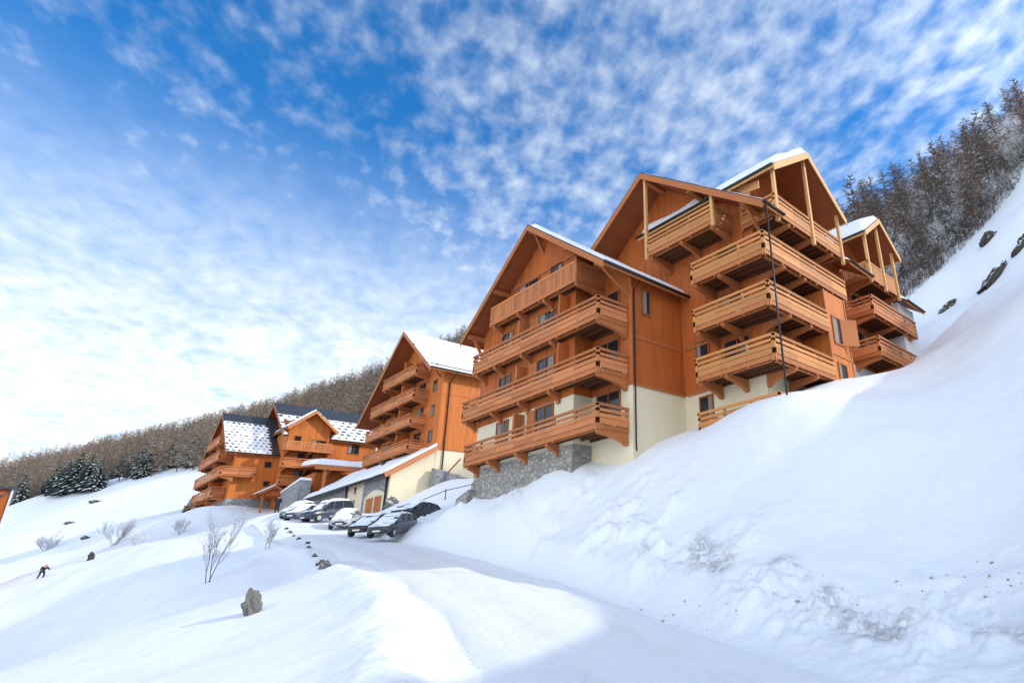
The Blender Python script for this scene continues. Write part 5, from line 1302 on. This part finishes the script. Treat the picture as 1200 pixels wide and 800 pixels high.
# ------------------------------------------------------------------ sun and sky
SUN_AZ = R(42.0)      # measured from +x towards +y
SUN_EL = R(28.0)
sd = Vector((math.cos(SUN_EL) * math.cos(SUN_AZ), math.cos(SUN_EL) * math.sin(SUN_AZ), math.sin(SUN_EL)))
sl = bpy.data.lights.new('sun', 'SUN'); sl.energy = 1.55; sl.angle = R(1.0); sl.color = (1, .93, .83)
so = bpy.data.objects.new('sun', sl); COL.objects.link(so); so.rotation_euler = sd.to_track_quat('Z', 'Y').to_euler(); so.location = (40, 40, 60)

W = bpy.data.worlds.new('World'); S.world = W; W.use_nodes = True
nt = W.node_tree
for n in list(nt.nodes): nt.nodes.remove(n)
out = nt.nodes.new('ShaderNodeOutputWorld'); bg = nt.nodes.new('ShaderNodeBackground'); L(nt, bg.outputs[0], out.inputs[0])
sky = nt.nodes.new('ShaderNodeTexSky'); sky.sky_type = 'NISHITA'; sky.sun_disc = False
sky.sun_elevation = SUN_EL; sky.sun_rotation = math.pi / 2 - SUN_AZ
sky.altitude = 1700; sky.air_density = 1.0; sky.dust_density = .6; sky.ozone_density = 2.0
hs = nt.nodes.new('ShaderNodeHueSaturation'); hs.inputs['Hue'].default_value = .501; hs.inputs['Saturation'].default_value = 1.36; hs.inputs['Value'].default_value = 1.06; L(nt, sky.outputs[0], hs.inputs['Color'])
tc = nt.nodes.new('ShaderNodeTexCoord'); sp = nt.nodes.new('ShaderNodeSeparateXYZ'); L(nt, tc.outputs['Generated'], sp.inputs[0])
zz = math_(nt, 'ADD', math_(nt, 'MAXIMUM', sp.outputs['Z'], 0.0), .10)
cb = nt.nodes.new('ShaderNodeCombineXYZ'); L(nt, math_(nt, 'DIVIDE', sp.outputs['X'], zz), cb.inputs[0]); L(nt, math_(nt, 'DIVIDE', sp.outputs['Y'], zz), cb.inputs[1])
mp = nt.nodes.new('ShaderNodeMapping'); mp.inputs['Rotation'].default_value = (0, 0, R(20)); mp.inputs['Location'].default_value = (0,0,0); L(nt, cb.outputs[0], mp.inputs['Vector']); cv = mp.outputs['Vector']
st = nt.nodes.new('ShaderNodeMapping'); st.inputs['Scale'].default_value = (1.0, 1.35, 1); L(nt, cv, st.inputs['Vector'])
n1 = noise(nt, st.outputs['Vector'], 15.0, 4, .5, .1)       # cloudlets
n2 = noise(nt, cv, 1.5, 3, .5, .3)                           # where the banks lie
n3 = noise(nt, st.outputs['Vector'], 5.2, 5, .55, .15)
def dot(v):
    d = nt.nodes.new('ShaderNodeVectorMath'); d.operation = 'DOT_PRODUCT'; L(nt, tc.outputs['Generated'], d.inputs[0]); d.inputs[1].default_value = Vector(v).normalized(); return d.outputs['Value']
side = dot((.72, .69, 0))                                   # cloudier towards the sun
back = dot((.45, -.9, 0))                                   # and behind the camera, unseen cloud added as fill light
cov = math_(nt, 'ADD', math_(nt, 'MULTIPLY', n2, .62), math_(nt, 'ADD', math_(nt, 'MULTIPLY', side, .16), math_(nt, 'MULTIPLY', math_(nt, 'MAXIMUM', back, 0), .55)))
dens = math_(nt, 'ADD', math_(nt, 'ADD', math_(nt, 'MULTIPLY', n1, .80), math_(nt, 'MULTIPLY', n3, .55)), cov)
mr = nt.nodes.new('ShaderNodeMapRange'); mr.interpolation_type = 'SMOOTHSTEP'; L(nt, dens, mr.inputs['Value'])
mr.inputs['From Min'].default_value = .74; mr.inputs['From Max'].default_value = 1.56; mr.inputs['To Max'].default_value = .92
# white veil low over the valley
lowm = nt.nodes.new('ShaderNodeMapRange'); lowm.interpolation_type = 'SMOOTHSTEP'; L(nt, sp.outputs['Z'], lowm.inputs['Value'])
lowm.inputs['From Min'].default_value = .62; lowm.inputs['From Max'].default_value = .22; lowm.inputs['To Max'].default_value = .98
veil = math_(nt, 'MAXIMUM', mr.outputs['Result'], math_(nt, 'MULTIPLY', lowm.outputs['Result'], math_(nt, 'SUBTRACT', math_(nt, 'ADD', math_(nt, 'MULTIPLY', n3, 1.15), math_(nt, 'MULTIPLY', n1, 1.05)), .12)))
# unseen clouds by the sun and behind the camera, brightened to light snow and fronts
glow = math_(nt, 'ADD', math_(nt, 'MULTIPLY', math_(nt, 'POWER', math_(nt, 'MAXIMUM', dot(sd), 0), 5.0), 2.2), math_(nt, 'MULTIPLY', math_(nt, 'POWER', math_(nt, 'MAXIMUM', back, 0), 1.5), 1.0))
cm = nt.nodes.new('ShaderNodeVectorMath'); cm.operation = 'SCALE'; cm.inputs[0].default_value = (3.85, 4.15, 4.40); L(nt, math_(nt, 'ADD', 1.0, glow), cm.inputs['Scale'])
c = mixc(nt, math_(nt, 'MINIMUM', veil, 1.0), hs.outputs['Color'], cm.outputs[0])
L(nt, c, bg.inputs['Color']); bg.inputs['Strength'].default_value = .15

S.render.engine = 'CYCLES'
S.view_settings.view_transform = 'Standard'; S.view_settings.look = 'None'; S.view_settings.exposure = 0.84; S.view_settings.gamma = 1
S.view_settings.use_curve_mapping = False
S.cycles.max_bounces = 6; S.cycles.diffuse_bounces = 4; S.cycles.glossy_bounces = 3; S.cycles.transparent_max_bounces = 6
try: S.cycles.use_denoising = True
except Exception: pass
